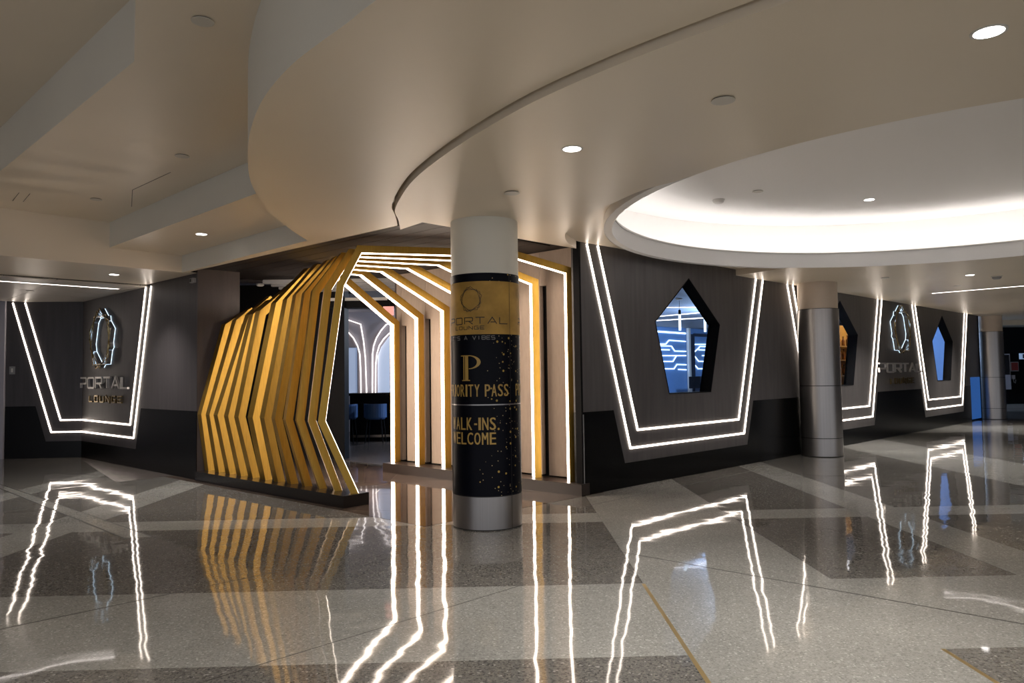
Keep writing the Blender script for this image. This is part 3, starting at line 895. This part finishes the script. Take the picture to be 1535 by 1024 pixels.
knee = [(-.385, 1.03), (-.315, 1.025), (-.28, 1.025), (-.25, 1.02), (-.22, 1.02), (-.20, 1.02), (-.20, 1.02), (-.22, 1.02), (-.20, 1.02), (-.19, 1.02), (-.15, 1.015), (-.12, 1.01)]
shld = [(-.164, 2.668), (-.125, 2.65), (-.09, 2.63), (-.01, 2.63), (.06, 2.63), (.125, 2.60), (.155, 2.57), (.09, 2.47), (.17, 2.45), (.285, 2.47), (.25, 2.40), (.245, 2.35)]
roof = [(.05, 3.085), (.14, 3.085), (.24, 3.085), (.36, 3.085), (.47, 3.085), (.55, 3.08), (.66, 3.075), (.83, 3.09), (.42, 2.66), (.62, 2.76), (.42, 2.54), (.66, 2.62)]
bend = [1.96, 1.76, 1.55, 1.39, 1.295, 1.275, 1.20]
elbz = [2.893, 2.803, 2.715, 2.635, 2.557, 2.478, 2.405]
BW, BDP = 0.088, 0.125
words = ['first', 'second', 'third', 'fourth', 'fifth', 'sixth', 'seventh', 'eighth', 'ninth', 'tenth', 'eleventh', 'twelfth']
def line_x(p, d, q, e):
    den = d.x * e.y - d.y * e.x
    t = ((q.x - p.x) * e.y - (q.y - p.y) * e.x) / den
    return p + d * t
for k in range(12):
    Lf = T(1.75 + 0.335 * k, -2.15)
    Rf = T(0.28 + 0.603 * k, 0.10) if k < 7 else T(1.75 + 0.335 * k, 0.10)
    e = (Rf - Lf); ln = e.length; e.normalize()
    nb = Vector((-e.y, e.x, 0))
    def FR(s, z, d):
        return Lf + e * s + nb * d + Z * z
    z0 = 0.148
    BW = 0.086 + 0.003 * min(k, 6)
    ln += 0.022 + 0.009 * min(k, 6)
    sx = Vector((0.003 * min(k, 6), 0))
    inner = [Vector((0.0, z0)) + sx, Vector(knee[k]) + sx, Vector(shld[k]) + sx, Vector(roof[k]) + sx]
    if k < 7:
        inner += [Vector((bend[k], 3.09)), Vector((ln, elbz[k])), Vector((ln, z0))]
    n = len(inner)
    outl = []
    for i in range(n):
        if 0 < i < n - 1:
            d1 = (inner[i] - inner[i - 1]).normalized(); d2 = (inner[i + 1] - inner[i]).normalized()
            n1 = Vector((-d1.y, d1.x)); n2 = Vector((-d2.y, d2.x))
            m = (n1 + n2).normalized(); outl.append(inner[i] + m * (BW / m.dot(n1)))
        else:
            d1 = (inner[1] - inner[0]).normalized() if i == 0 else (inner[-1] - inner[-2]).normalized()
            n1 = Vector((-d1.y, d1.x)); o_ = inner[i] + n1 * BW
            if i == 0 or k < 7:
                o_ = line_x(o_, d1, Vector((0, z0)), Vector((1, 0)))
            outl.append(o_)
    lab = 'gold angular arch, %s of twelve from the tunnel mouth' % words[k]
    if k >= 7:
        lab = 'gold angular half arch without a right leg, %s of twelve from the tunnel mouth' % words[k]
    t = thing('arch_frame', lab, 'arch frame', Lf, 'gold arch frames of the tunnel')
    names = ['leg', 'leg', 'roof_bar', 'roof_bar', 'roof_bar', 'leg']
    segs = [(0, 1, 'leg'), (1, 2, 'leg'), (2, 3, 'roof_bar'), (3, 4, 'roof_bar'), (4, 5, 'roof_bar'), (5, 6, 'leg')]
    for i, j, nm in segs:
        if j >= n:
            continue
        q = [inner[i], inner[j], outl[j], outl[i]]
        mb = MB()
        mb.add([FR(p.x, p.y, 0.0) for p in q] + [FR(p.x, p.y, BDP) for p in q],
               [(0, 1, 2, 3), (7, 6, 5, 4), (0, 4, 5, 1), (1, 5, 6, 2), (2, 6, 7, 3), (3, 7, 4, 0)])
        fixn(obj(nm, mb, m_gold, t))
    # LED line on the inner face
    mb = MB()
    ins = []
    th_ = 0.002
    for i in range(n):
        if 0 < i < n - 1:
            d1 = (inner[i] - inner[i - 1]).normalized(); d2 = (inner[i + 1] - inner[i]).normalized()
            n1 = Vector((d1.y, -d1.x)); n2 = Vector((d2.y, -d2.x))
            m = (n1 + n2).normalized(); ins.append(inner[i] + m * (th_ / m.dot(n1)))
        else:
            d1 = (inner[1] - inner[0]).normalized() if i == 0 else (inner[-1] - inner[-2]).normalized()
            ins.append(inner[i] + Vector((d1.y, -d1.x)) * th_)
    for i in range(n - 1):
        q = [inner[i], inner[i + 1], ins[i + 1], ins[i]]
        mb.add([FR(p.x, p.y, 0.026) for p in q] + [FR(p.x, p.y, BDP - 0.016) for p in q],
               [(0, 1, 2, 3), (7, 6, 5, 4), (0, 4, 5, 1), (1, 5, 6, 2), (2, 6, 7, 3), (3, 7, 4, 0)])
    fixn(obj('light_strip', mb, m_arch, t))

# ------------------------------------------------------------------ columns
CX1, CY1, CR = -0.28, 7.74, 0.362
col = thing('column', 'round column with a black and gold printed wrap before the tunnel', 'column', (CX1, CY1, 0))
def drum(r, z0, z1, n=72):
    mb = MB(); mb.lathe([(r, z0), (r, z1)], CX1, CY1, n); return mb
obj('shaft', drum(CR - 0.006, 2.59, ZC), m_colpaint, col, True)
obj('base_cover', drum(CR - 0.001, 0.012, 0.335), m_steel, col, True)
obj('base_gasket', drum(CR - 0.004, 0.0, 0.012), m_gap, col, True)
obj('wrap', drum(CR, 1.262, 2.590), m_wrap, col, True)
obj('wrap', drum(CR, 0.345, 1.250), m_wrap, col, True)
obj('gold_band', drum(CR + 0.0015, 1.967, 2.505), m_goldwrap, col, True)
obj('joint_ring', drum(CR - 0.002, 1.250, 1.262), m_steel, col, True)
obj('joint_ring', drum(CR - 0.004, 0.335, 0.345), m_gap, col, True)
VA = math.atan2(-CX1, CY1)           # direction from the drum to the lens, about its axis
def CYL(phi, z, d=0.0):
    """phi in degrees, 0 facing the hall, positive to the right"""
    b = R(phi)
    dx, dy = math.sin(b), -math.cos(b)
    ca, sa = math.cos(0.036), math.sin(0.036)
    dx, dy = dx * ca - dy * sa, dx * sa + dy * ca
    r = CR + 0.002 + d
    return Vector((CX1 + dx * r, CY1 + dy * r, z))
def subdiv(path, step=6.0):
    out = []
    for i in range(len(path) - 1):
        a, b = path[i], path[i + 1]
        n = max(1, int(abs(b[0] - a[0]) / step))
        for k in range(n):
            out.append((lerp(a[0], b[0], k / n), lerp(a[1], b[1], k / n)))
    out.append(path[-1]); return out
DEG = CR * PI / 180.0    # metres per degree round the drum
def cyl_line_word(word, a0_, pitch, wdt, z0, z1, stroke, mat, d=0.002):
    mb = MB()
    for i, ch in enumerate(word):
        if ch == ' ': continue
        a = a0_ + i * pitch
        for path in polyletter(ch, a * DEG, (a + wdt) * DEG, z0, z1):
            pts = []
            for j in range(len(path) - 1):
                p, q = path[j], path[j + 1]
                n = max(1, int(abs(q[0] - p[0]) / 0.02))
                for k in range(n): pts.append((lerp(p[0], q[0], k / n), lerp(p[1], q[1], k / n)))
            pts.append(path[-1])
            ribbon(mb, pts, stroke, lambda s, z, dd: CYL(s / DEG, z, dd), 0.0, d)
    fixn(obj('lettering', mb, mat, col))
cyl_line_word('PORTAL', -74, 19.5, 14.5, 2.073, 2.138, 0.009, m_print_dark)
cyl_line_word('PORTAL', 70, 19.5, 14.5, 2.073, 2.138, 0.009, m_print_dark)
cyl_line_word('LOUNGE', -56, 9.6, 6.6, 2.018, 2.05, 0.006, m_print_dark)
cyl_line_word("IT'S A VIBES", -74, 7.6, 5.6, 1.915, 1.950, 0.006, m_print_grey)
mbp = MB()
for rot, sc in ((0, 1.0), (36, 0.93), (17, 0.985)):
    pts = []
    for k in range(6):
        t = R(90 + rot + 72 * k); pts.append((-24.0 * DEG + 0.125 * sc * math.cos(t) , 2.322 + 0.132 * sc * math.sin(t)))
    fine = []
    for j in range(5):
        for q in range(4): fine.append((lerp(pts[j][0], pts[j + 1][0], q / 4), lerp(pts[j][1], pts[j + 1][1], q / 4)))
    fine.append(pts[-1])
    ribbon(mbp, fine, 0.0045, lambda s, z, dd: CYL(s / DEG, z, dd), 0.0, 0.002)
fixn(obj('printed_emblem', mbp, m_print_dark, col))
def cyl_font(word, a0_, a1_, z0, z1, mat, name='lettering'):
    """condensed bold capitals bent round the drum"""
    wt_ = {'I': 0.5, ' ': 0.6, '-': 0.7}
    tot = sum(wt_.get(c, 1.0) for c in word); pitch = (a1_ - a0_) / tot
    mb = MB(); a = a0_
    for ch in word:
        adv = wt_.get(ch, 1.0) * pitch
        if ch == '-':
            c, d = lerp(z0, z1, .40), lerp(z0, z1, .54)
            mb.add([CYL(a + 0.12 * pitch, c, .001), CYL(a + 0.52 * pitch, c, .001), CYL(a + 0.52 * pitch, d, .001), CYL(a + 0.12 * pitch, d, .001)], [(0, 1, 2, 3)])
        elif ch != ' ':
            wd = adv - 0.16 * pitch
            for bold in (0.0, 0.07):
                q = a + bold * pitch
                g = fit_glyph(ch, q, q + wd - 0.07 * pitch, z0, z1, lambda s, z, d_: CYL(s, z, 0.001 + bold * 0.004), 0)
                mb.add(g.v, g.f)
        a += adv
    obj(name, mb, mat, col)
cyl_font('PRIORITY PASS', -82, 40, 1.340, 1.462, m_print_gold)
cyl_font('PRIORITY', 56, 130, 1.340, 1.462, m_print_gold)
cyl_font('WALK-INS', -69, 17, 1.005, 1.130, m_print_gold)
cyl_font('WELCOME', -69, 17, 0.860, 0.980, m_print_gold)
# inline serif capital
mbp = MB()
def quad(a, b, c, d):
    mbp.add([CYL(a, c, .001), CYL(b, c, .001), CYL(b, d, .001), CYL(a, d, .001)], [(0, 1, 2, 3)])
zb, zt = 1.498, 1.757
quad(-41.5, -26, zb, zb + .010); quad(-43.5, -38, zt - .010, zt)
quad(-38.5, -36.6, zb, zt); quad(-35.2, -29.0, zb, zt)
for k in range(20):
    t0, t1 = -PI / 2 + PI * k / 20, -PI / 2 + PI * (k + 1) / 20
    zc_, rz_, rx_ = zt - 0.070, 0.070, 20.0
    o0 = (-28 + rx_ * math.cos(t0), zc_ + rz_ * math.sin(t0)); o1 = (-28 + rx_ * math.cos(t1), zc_ + rz_ * math.sin(t1))
    i0 = (-28 + (rx_ - 6) * math.cos(t0), zc_ + (rz_ - .008) * math.sin(t0)); i1 = (-28 + (rx_ - 6) * math.cos(t1), zc_ + (rz_ - .008) * math.sin(t1))
    mbp.add([CYL(o0[0], o0[1], .001), CYL(o1[0], o1[1], .001), CYL(i1[0], i1[1], .001), CYL(i0[0], i0[1], .001)], [(0, 1, 2, 3)])
quad(-38.5, -27, zt - .009, zt)
obj('printed_monogram', mbp, m_print_gold, col)
for z0, z1, nm in ((0.012, 0.335, 'seam'), (0.345, 1.25, 'seam'), (1.262, 2.59, 'seam')):
    mb = MB(); mb.add([CYL(42.5, z0, .0012), CYL(43.3, z0, .0012), CYL(43.3, z1, .0012), CYL(42.5, z1, .0012)], [(0, 1, 2, 3)])
    obj(nm, mb, m_gap, col)

def steel_column(x, y, label, ztop_steel, joints):
    t = thing('column', label, 'column', (x, y, 0), 'steel clad columns')
    def d_(r, z0, z1):
        mb = MB(); mb.lathe([(r, z0), (r, z1)], x, y, 64); return mb
    obj('shaft', d_(0.345, ztop_steel, 3.176), m_colpaint2, t, True)
    zz = [0.008] + joints + [ztop_steel]
    for i in range(len(zz) - 1):
        obj('steel_cover', d_(0.357, zz[i] + 0.006, zz[i + 1] - 0.006), m_steel, t, True)
        obj('joint_ring', d_(0.350, zz[i] - 0.006, zz[i] + 0.006), m_gap, t, True)
    obj('joint_ring', d_(0.3585, ztop_steel - 0.006, ztop_steel + 0.004), m_gap, t, True)
steel_column(5.668, 13.55, 'steel clad column against the right wall, beside the second window', 2.68, [0.335, 1.28])
steel_column(14.79, 22.70, 'steel clad column at the far right end of the wall', 2.68, [0.335, 1.28])

# ------------------------------------------------------------------ lounge seen through the tunnel
mb = MB(); mb.box(-6.8, -3.27, 14.05, 14.30, 0, 3.35); struct('wall_lounge_front', mb, m_black)
mb = MB(); mb.box(-3.27, -3.19, 13.95, 14.32, 0, 3.35); struct('trim_1', mb, m_black)
hd = MB(); hd.box(-3.6, 0.8, 14.02, 14.30, 2.885, 3.02); hd_o = struct('trim_2', hd, m_black)
mb = MB(); mb.box(-3.6, 0.8, 14.0, 14.30, 3.02, 3.075); obj('beam_cover', mb, m_trim, hd_o)
mb = MB(); mb.box(-9, 2.2, 14.3, 24, 3.42, 3.5); struct('ceiling_lounge', mb, m_lounge)
mb = MB(); mb.box(-9, -1.0, 21.05, 21.25, 0, 3.45); struct('wall_lounge', mb, m_lounge)
def frontal(x, z, y):
    return Vector((x, y, z))
def xz_ribbon(path, wdt, y0, y1):
    return ribbon(MB(), path, wdt, lambda s, z, d: Vector((s, lerp(y0, y1, d), z)), 0.0, 1.0)
w4 = MB()
w4.prism([frontal(-5.4, 1.1, 21.03), frontal(-4.42, 1.1, 21.03), frontal(-4.42, 2.40, 21.03), frontal(-5.4, 2.40, 21.03)], (0, 0.015, 0))
win4 = struct('window_4', w4, m_winpane)
mb = MB()
for x in (-4.90, -4.415):
    mb.box(x - 0.02, x + 0.02, 20.99, 21.03, 1.1, 2.42)
mb.box(-5.4, -4.40, 20.99, 21.03, 2.40, 2.43)
obj('window_frame', mb, m_lounge, win4)
w5 = MB()
w5.prism([frontal(-3.86, 1.1, 21.03), frontal(-2.6, 1.1, 21.03), frontal(-2.6, 2.9, 21.03), frontal(-3.50, 2.74, 21.03), frontal(-3.76, 2.40, 21.03), frontal(-3.86, 2.15, 21.03)], (0, 0.015, 0))
fixn(struct('window_5', w5, m_winpane))
arch = [('tall kinked light line left of the lounge pier', [(-5.4, 3.45), (-4.89, 3.27), (-4.33, 3.07), (-4.25, 2.6), (-4.20, 2.1), (-4.17, 1.12)]),
        ('arched light line around the left lounge window', [(-5.5, 3.12), (-5.1, 3.10), (-4.89, 3.02), (-4.70, 2.86), (-4.54, 2.68), (-4.42, 2.45), (-4.36, 2.22), (-4.335, 1.7), (-4.33, 1.12)]),
        ('tall curved light line right of the lounge pier', [(-3.2, 3.22), (-3.47, 3.10), (-3.60, 3.05), (-3.75, 2.88), (-3.88, 2.67), (-3.96, 2.45), (-3.995, 2.2), (-4.005, 1.12)]),
        ('arched light line around the right lounge window', [(-3.2, 2.96), (-3.51, 2.80), (-3.68, 2.63), (-3.80, 2.45), (-3.87, 2.22), (-3.905, 1.9), (-3.915, 1.12)])]
for lb, pth in arch:
    o = fixn(obj('light_strip', xz_ribbon(pth, 0.026, 20.97, 21.0), m_lounge_led)); tag(o, lb, 'light strip', 'light lines on the lounge wall')
bar = thing('bar_counter', 'dark bar counter in the lounge beyond the tunnel', 'bar', (-3.4, 18.2, 0))
mb = MB(); mb.box(-4.0, -1.2, 18.05, 18.6, 0, 1.10); obj('body', mb, m_black, bar)
mb = MB(); mb.box(-4.06, -1.15, 17.97, 18.66, 1.10, 1.165); obj('worktop', mb, m_screen, bar)
mb = MB(); mb.box(-3.95, -1.25, 18.03, 18.05, 0.08, 0.14); obj('foot_rail', mb, m_steel, bar)
def lounge_chair(x, y, label):
    t = thing('bar_chair', label, 'chair', (x, y, 0), 'blue chairs at the bar')
    def arcpts(r, t0, t1, n): return [(x + r * math.cos(lerp(t0, t1, i / n)), y + r * math.sin(lerp(t0, t1, i / n))) for i in range(n + 1)]
    a_ = arcpts(0.27, R(180), R(360), 14); b_ = arcpts(0.21, R(180), R(360), 14)
    mb = MB(); mb.slab(a_ + list(reversed(b_)), 0.60, 0.92); fixn(obj('backrest', mb, m_chair, t))
    mb = MB(); mb.lathe([(0.22, 0.56), (0.245, 0.60), (0.24, 0.65), (0.2, 0.67)], x, y, 24); obj('seat', mb, m_chair, t, True)
    for sx in (-1, 1):
        for sy in (-1, 1):
            mb = MB(); mb.tube([(x + sx * 0.16, y + sy * 0.16, 0.58), (x + sx * 0.21, y + sy * 0.21, 0.002)], 0.014, 8); obj('leg', mb, m_black, t)
lounge_chair(-3.95, 17.45, 'blue barrel chair at the left end of the bar')
lounge_chair(-3.25, 17.4, 'blue barrel chair before the middle of the bar')
es = thing('exit_sign', 'red lit sign plate hanging inside the tunnel end', 'sign', (-2.35, 13.9, 2.82))
mb = MB(); mb.box(-2.44, -2.24, 13.9, 13.93, 2.72, 2.89); obj('face', mb, m_red, es)
mb = MB(); mb.box(-2.36, -2.32, 13.905, 13.925, 2.89, 3.285); obj('stem', mb, m_black, es)
# ceiling services beyond the tunnel
for k in range(4):
    o = obj('duct_bar', MB().box(-4.2, -1.2, 12.35 + 0.42 * k, 12.43 + 0.42 * k, 3.16, 3.22), m_grey)
    tag(o, 'grey bar across the dark ceiling at the tunnel end, %s from the hall' % words[k], 'ceiling bar', 'bars under the tunnel ceiling')

# lounge behind the right wall, seen through the pentagon windows
def LW(s, z, D): return W(s, z, -D)
mb = MB(); mb.prism([LW(0.6, 3.22, 0.2), LW(24, 3.22, 0.2), LW(24, 3.22, 9.4), LW(0.6, 3.22, 9.4)], Z * 0.08); struct('ceiling_lounge', mb, m_lceil)
mb = MB(); mb.prism([LW(9.5, 0, 9.02), LW(24, 0, 9.02), LW(24, 3.24, 9.02), LW(9.5, 3.24, 9.02)], WN * -0.2)
lw = struct('wall_lounge_back', mb, m_bluewall)
mb = MB(); mb.prism([LW(16.57, 0, 8.9), LW(16.70, 0, 8.9), LW(16.70, 3.22, 8.9), LW(16.57, 3.22, 8.9)], WN * -0.10); obj('wall_post', mb, m_trim, lw)
dr = struct('door_1', MB().prism([LW(16.72, 0.0, 8.95), LW(17.05, 0.0, 8.95), LW(17.05, 3.0, 8.95), LW(16.72, 3.0, 8.95)], WN * -0.06), m_bluedark)
mb = MB(); mb.prism([LW(17.05, 2.93, 8.95), LW(19.0, 2.93, 8.95), LW(19.0, 3.04, 8.95), LW(17.05, 3.04, 8.95)], WN * -0.06); obj('door_head', mb, m_bluedark, dr)
mb = MB(); mb.prism([LW(17.05, 0.0, 8.95), LW(19.0, 0.0, 8.95), LW(19.0, 1.41, 8.95), LW(17.05, 1.41, 8.95)], WN * -0.06); obj('door_panel', mb, m_bluedark, dr)
lines = [[(14.3, 3.04), (16.51, 3.02)], [(14.3, 2.58), (15.2, 2.6), (15.4, 2.74), (16.5, 2.72)], [(14.3, 2.53), (15.55, 2.53), (15.76, 2.35), (16.5, 2.35)], [(14.4, 2.39), (15.43, 2.39)],
         [(14.4, 2.17), (16.5, 2.19)], [(14.5, 1.97), (15.63, 1.97), (15.86, 2.18)], [(14.5, 1.71), (15.68, 1.70), (15.88, 1.86), (16.5, 1.85)], [(15.96, 1.68), (16.5, 1.66)],
         [(17.07, 2.62), (18.01, 2.64), (18.15, 2.8), (18.9, 2.8)], [(17.07, 2.33), (17.38, 2.48), (17.47, 2.55), (18.6, 2.56)], [(17.38, 2.42), (18.5, 2.42)], [(17.07, 2.19), (17.36, 1.98), (18.5, 1.98)], [(17.63, 2.2), (18.5, 2.2)], [(17.07, 1.85), (17.3, 1.7), (18.5, 1.69)]]
la_ = thing('light_lines', 'angular white light lines on the blue lounge wall seen through the first window', 'wall light', LW(16, 2, 9))
for i, pth in enumerate(lines):
    mb = ribbon(MB(), pth, 0.036 if i else 0.06, lambda s, z, d: LW(s, z, 9.0 - d), 0.0, 0.02)
    fixn(obj('light_line', mb, m_blueled, la_))
for (x0, y0), (x1, y1), wd, lb in [((3.7, 18.48), (5.4, 18.60), 0.07, 'short ceiling light line high in the lounge behind the first window'), ((3.9, 21.8), (6.6, 18.7), 0.07, 'slanting ceiling light line in the lounge behind the first window'), ((3.9, 23.5), (7.2, 21.35), 0.12, 'broad ceiling light line deep in the lounge behind the first window')]:
    linear_light((x0, y0), (x1, y1), 3.205, lb, wd)
for s, lb in ((6.9, 'left glowing tube pendant behind the first window'), (7.955, 'right glowing tube pendant behind the first window')):
    t = thing('pendant_lamp', lb, 'pendant lamp', LW(s, 3.2, 3), 'tube pendants in the lounge')
    c_ = LW(s, 0, 3)
    mb = MB(); mb.lathe([(0.028, 2.50), (0.028, 2.86)], c_.x, c_.y, 16); obj('tube', mb, m_blueled, t)
    mb = MB(); mb.lathe([(0.030, 2.86), (0.030, 2.95), (0.01, 2.97)], c_.x, c_.y, 16); obj('cap', mb, m_black, t)
    mb = MB(); mb.lathe([(0.004, 2.97), (0.004, 3.20)], c_.x, c_.y, 8); obj('cord', mb, m_black, t)
    mb = MB(); mb.lathe([(0.07, 3.19), (0.07, 3.22)], c_.x, c_.y, 20); obj('canopy', mb, m_trim, t)
dk = thing('desk', 'pale desk below the blue lounge wall behind the first window', 'desk', LW(16.4, 0, 8))
mb = MB(); mb.prism([LW(13.2, 0.80, 7.0), LW(16.4, 0.80, 7.0), LW(16.4, 0.80, 7.7), LW(13.2, 0.80, 7.7)], Z * 0.05); obj('desktop', mb, m_trim, dk)
mb = MB(); mb.prism([LW(13.3, 0.0, 7.1), LW(16.3, 0.0, 7.1), LW(16.3, 0.80, 7.1), LW(13.3, 0.80, 7.1)], WN * -0.05); obj('front_panel', mb, m_bluedark, dk)
mo = thing('monitor', 'black monitor on the desk behind the first window', 'monitor', LW(14.6, 0.85, 7.4))
mb = MB(); mb.prism([LW(14.2, 1.02, 7.4), LW(14.85, 1.02, 7.4), LW(14.85, 1.42, 7.4), LW(14.2, 1.42, 7.4)], WN * -0.04); obj('screen', mb, m_screen, mo)
mb = MB(); mb.prism([LW(14.47, 0.85, 7.42), LW(14.55, 0.85, 7.42), LW(14.55, 1.05, 7.42), LW(14.47, 1.05, 7.42)], WN * -0.03); obj('stand', mb, m_black, mo)
mb = MB(); mb.prism([LW(14.38, 0.85, 7.36), LW(14.64, 0.85, 7.36), LW(14.64, 0.85, 7.52), LW(14.38, 0.85, 7.52)], Z * 0.012); obj('foot', mb, m_black, mo)
# warm shelf behind the second window
sh = thing('shelf_unit', 'lit honey wood shelf with amber bottles behind the second window', 'shelf', LW(12, 0, 1.5))
SD = 1.35
mb = MB(); mb.prism([LW(10.4, 0, SD + 0.36), LW(13.4, 0, SD + 0.36), LW(13.4, 2.75, SD + 0.36), LW(10.4, 2.75, SD + 0.36)], WN * -0.03); obj('back_board', mb, m_shelf, sh)
for z in (0.5, 0.98, 1.40, 1.80, 2.15):
    mb = MB(); mb.prism([LW(10.4, z, SD), LW(13.4, z, SD), LW(13.4, z, SD + 0.36), LW(10.4, z, SD + 0.36)], Z * 0.03); obj('shelf_board', mb, m_shelf, sh)
for s in (10.4, 13.37):
    mb = MB(); mb.prism([LW(s, 0, SD), LW(s + 0.03, 0, SD), LW(s + 0.03, 2.75, SD), LW(s, 2.75, SD)], WN * -0.36); obj('side_board', mb, m_shelf, sh)
rr = random.Random(3)
rows = ['lower middle', 'middle', 'upper middle', 'top']
for zi, z in enumerate((0.98, 1.40, 1.80, 2.15)):
    for i in range(9):
        s = 10.75 + i * 0.28
        c_ = LW(s, 0, SD + 0.15); h = rr.uniform(0.20, 0.28)
        t = thing('bottle', 'amber bottle %s from the left on the %s shelf behind the second window' % (words[i], rows[zi]), 'bottle', (c_.x, c_.y, z + 0.03), 'amber bottles on the lit shelf')
        mb = MB(); zz = z + 0.031
        mb.lathe([(0.04, zz), (0.042, zz + 0.02), (0.042, zz + h * 0.6), (0.015, zz + h * 0.78), (0.015, zz + h)], c_.x, c_.y, 14); obj('body', mb, m_amber, t, True)
        mb = MB(); mb.lathe([(0.017, zz + h), (0.017, zz + h + 0.02)], c_.x, c_.y, 10); obj('cap', mb, m_black, t)
linear_light(LW(10.4, 0, 1.15)[:2], LW(13.4, 0, 1.15)[:2], 3.205, 'ceiling light line over the honey wood shelf behind the second window', 0.06)
# blue wall behind the third window
mb = MB(); mb.prism([LW(17.42, 0, 0.18), LW(17.5, 0, 0.18), LW(17.5, 3.22, 0.18), LW(17.42, 3.22, 0.18)], WN * -3.0); struct('wall_lounge_side', mb, m_bluewall)
def area(loc, size, power, col, tgt=None):
    L = bpy.data.lights.new('lounge_fill_light', 'AREA'); L.energy = power; L.color = col; L.size = size
    o = bpy.data.objects.new('lounge_fill_light', L); C.objects.link(o); o.location = loc
    return o
def lamp(loc, power, col, r=0.12):
    L = bpy.data.lights.new('lounge_fill_light', 'POINT'); L.energy = power; L.color = col; L.shadow_soft_size = r
    o = bpy.data.objects.new('lounge_fill_light', L); C.objects.link(o); o.location = loc
    return o
lamp(LW(10.2, 2.6, 3.6), 800, (0.45, 0.65, 1.0))  # unseen fill lights without fixtures, added to brighten the lounge
lamp(LW(20.5, 2.6, 5.0), 420, (0.45, 0.65, 1.0))
lamp(LW(16.9, 2.9, 2.2), 42, (0.25, 0.55, 1.0))
lamp(LW(12.6, 2.9, 0.6), 30, (1.0, 0.72, 0.38))
lamp((-0.9, 18.6, 3.0), 120, (0.80, 0.88, 1.0))

# ------------------------------------------------------------------ far right end of the hall
mb = MB(); mb.box(16.6, 34, 29.0, 29.3, 0, 3.3); struct('wall_back', mb, m_black)
mb = MB(); mb.box(16.6, 34, 28.9, 29.0, 0, 0.14); struct('baseboard_back', mb, m_grey)
mb = MB(); mb.box(16.4, 34, 24.6, 24.9, 3.0, 3.2); struct('trim_3', mb, m_ceil)
nt_ = thing('framed_notice', 'small red framed notice on the black wall at the far right', 'notice', (19.8, 28.95, 1.6))
mb = MB(); mb.box(19.64, 19.96, 28.96, 29.0, 1.43, 1.80); obj('frame', mb, m_white, nt_)
mb = MB(); mb.box(19.67, 19.93, 28.945, 28.96, 1.46, 1.77); obj('print', mb, m_redframe, nt_)
bs = thing('lit_sign', 'small pale blue sign at the right edge of the picture', 'sign', (20.2, 28.95, 2.0))
mb = MB(); mb.box(20.02, 20.36, 28.95, 29.0, 1.90, 2.13); obj('face', mb, m_bluesign, bs)
mb = MB(); mb.box(20.13, 20.21, 28.94, 28.95, 1.93, 2.10); obj('figure', mb, m_bluedark, bs)
ph = thing('wall_phone', 'small white wall phone below the red notice', 'phone', (19.75, 28.93, 1.1))
mb = MB(); mb.box(19.66, 19.79, 28.93, 29.0, 1.12, 1.28); obj('body', mb, m_white, ph)
mb = MB(); mb.tube([(19.72, 28.95, 1.12), (19.74, 28.95, 1.0), (19.80, 28.95, 0.96), (19.82, 28.95, 1.10)], 0.012, 6); obj('cord', mb, m_white, ph)
cb = thing('wall_cabinet', 'narrow pale frame cabinet behind the far steel column', 'cabinet', (19.45, 28.9, 0))
mb = MB(); mb.box(19.30, 19.58, 28.88, 29.0, 0.72, 2.12); obj('body', mb, m_white, cb)
mb = MB(); mb.box(19.33, 19.54, 28.87, 28.88, 1.30, 2.08); obj('door', mb, m_screen, cb)
# distant shell so nothing outdoors is seen past the hall
mb = MB(); mb.box(-18, -17.8, -8, 35, 0, 4.8); struct('wall_outer_left', mb, m_white)
mb = MB(); mb.box(36, 36.2, -8, 35, 0, 4.8); struct('wall_outer_right', mb, m_white)
mb = MB(); mb.box(-18, 36, 34, 34.2, 0, 4.8); struct('wall_outer_back', mb, m_black)
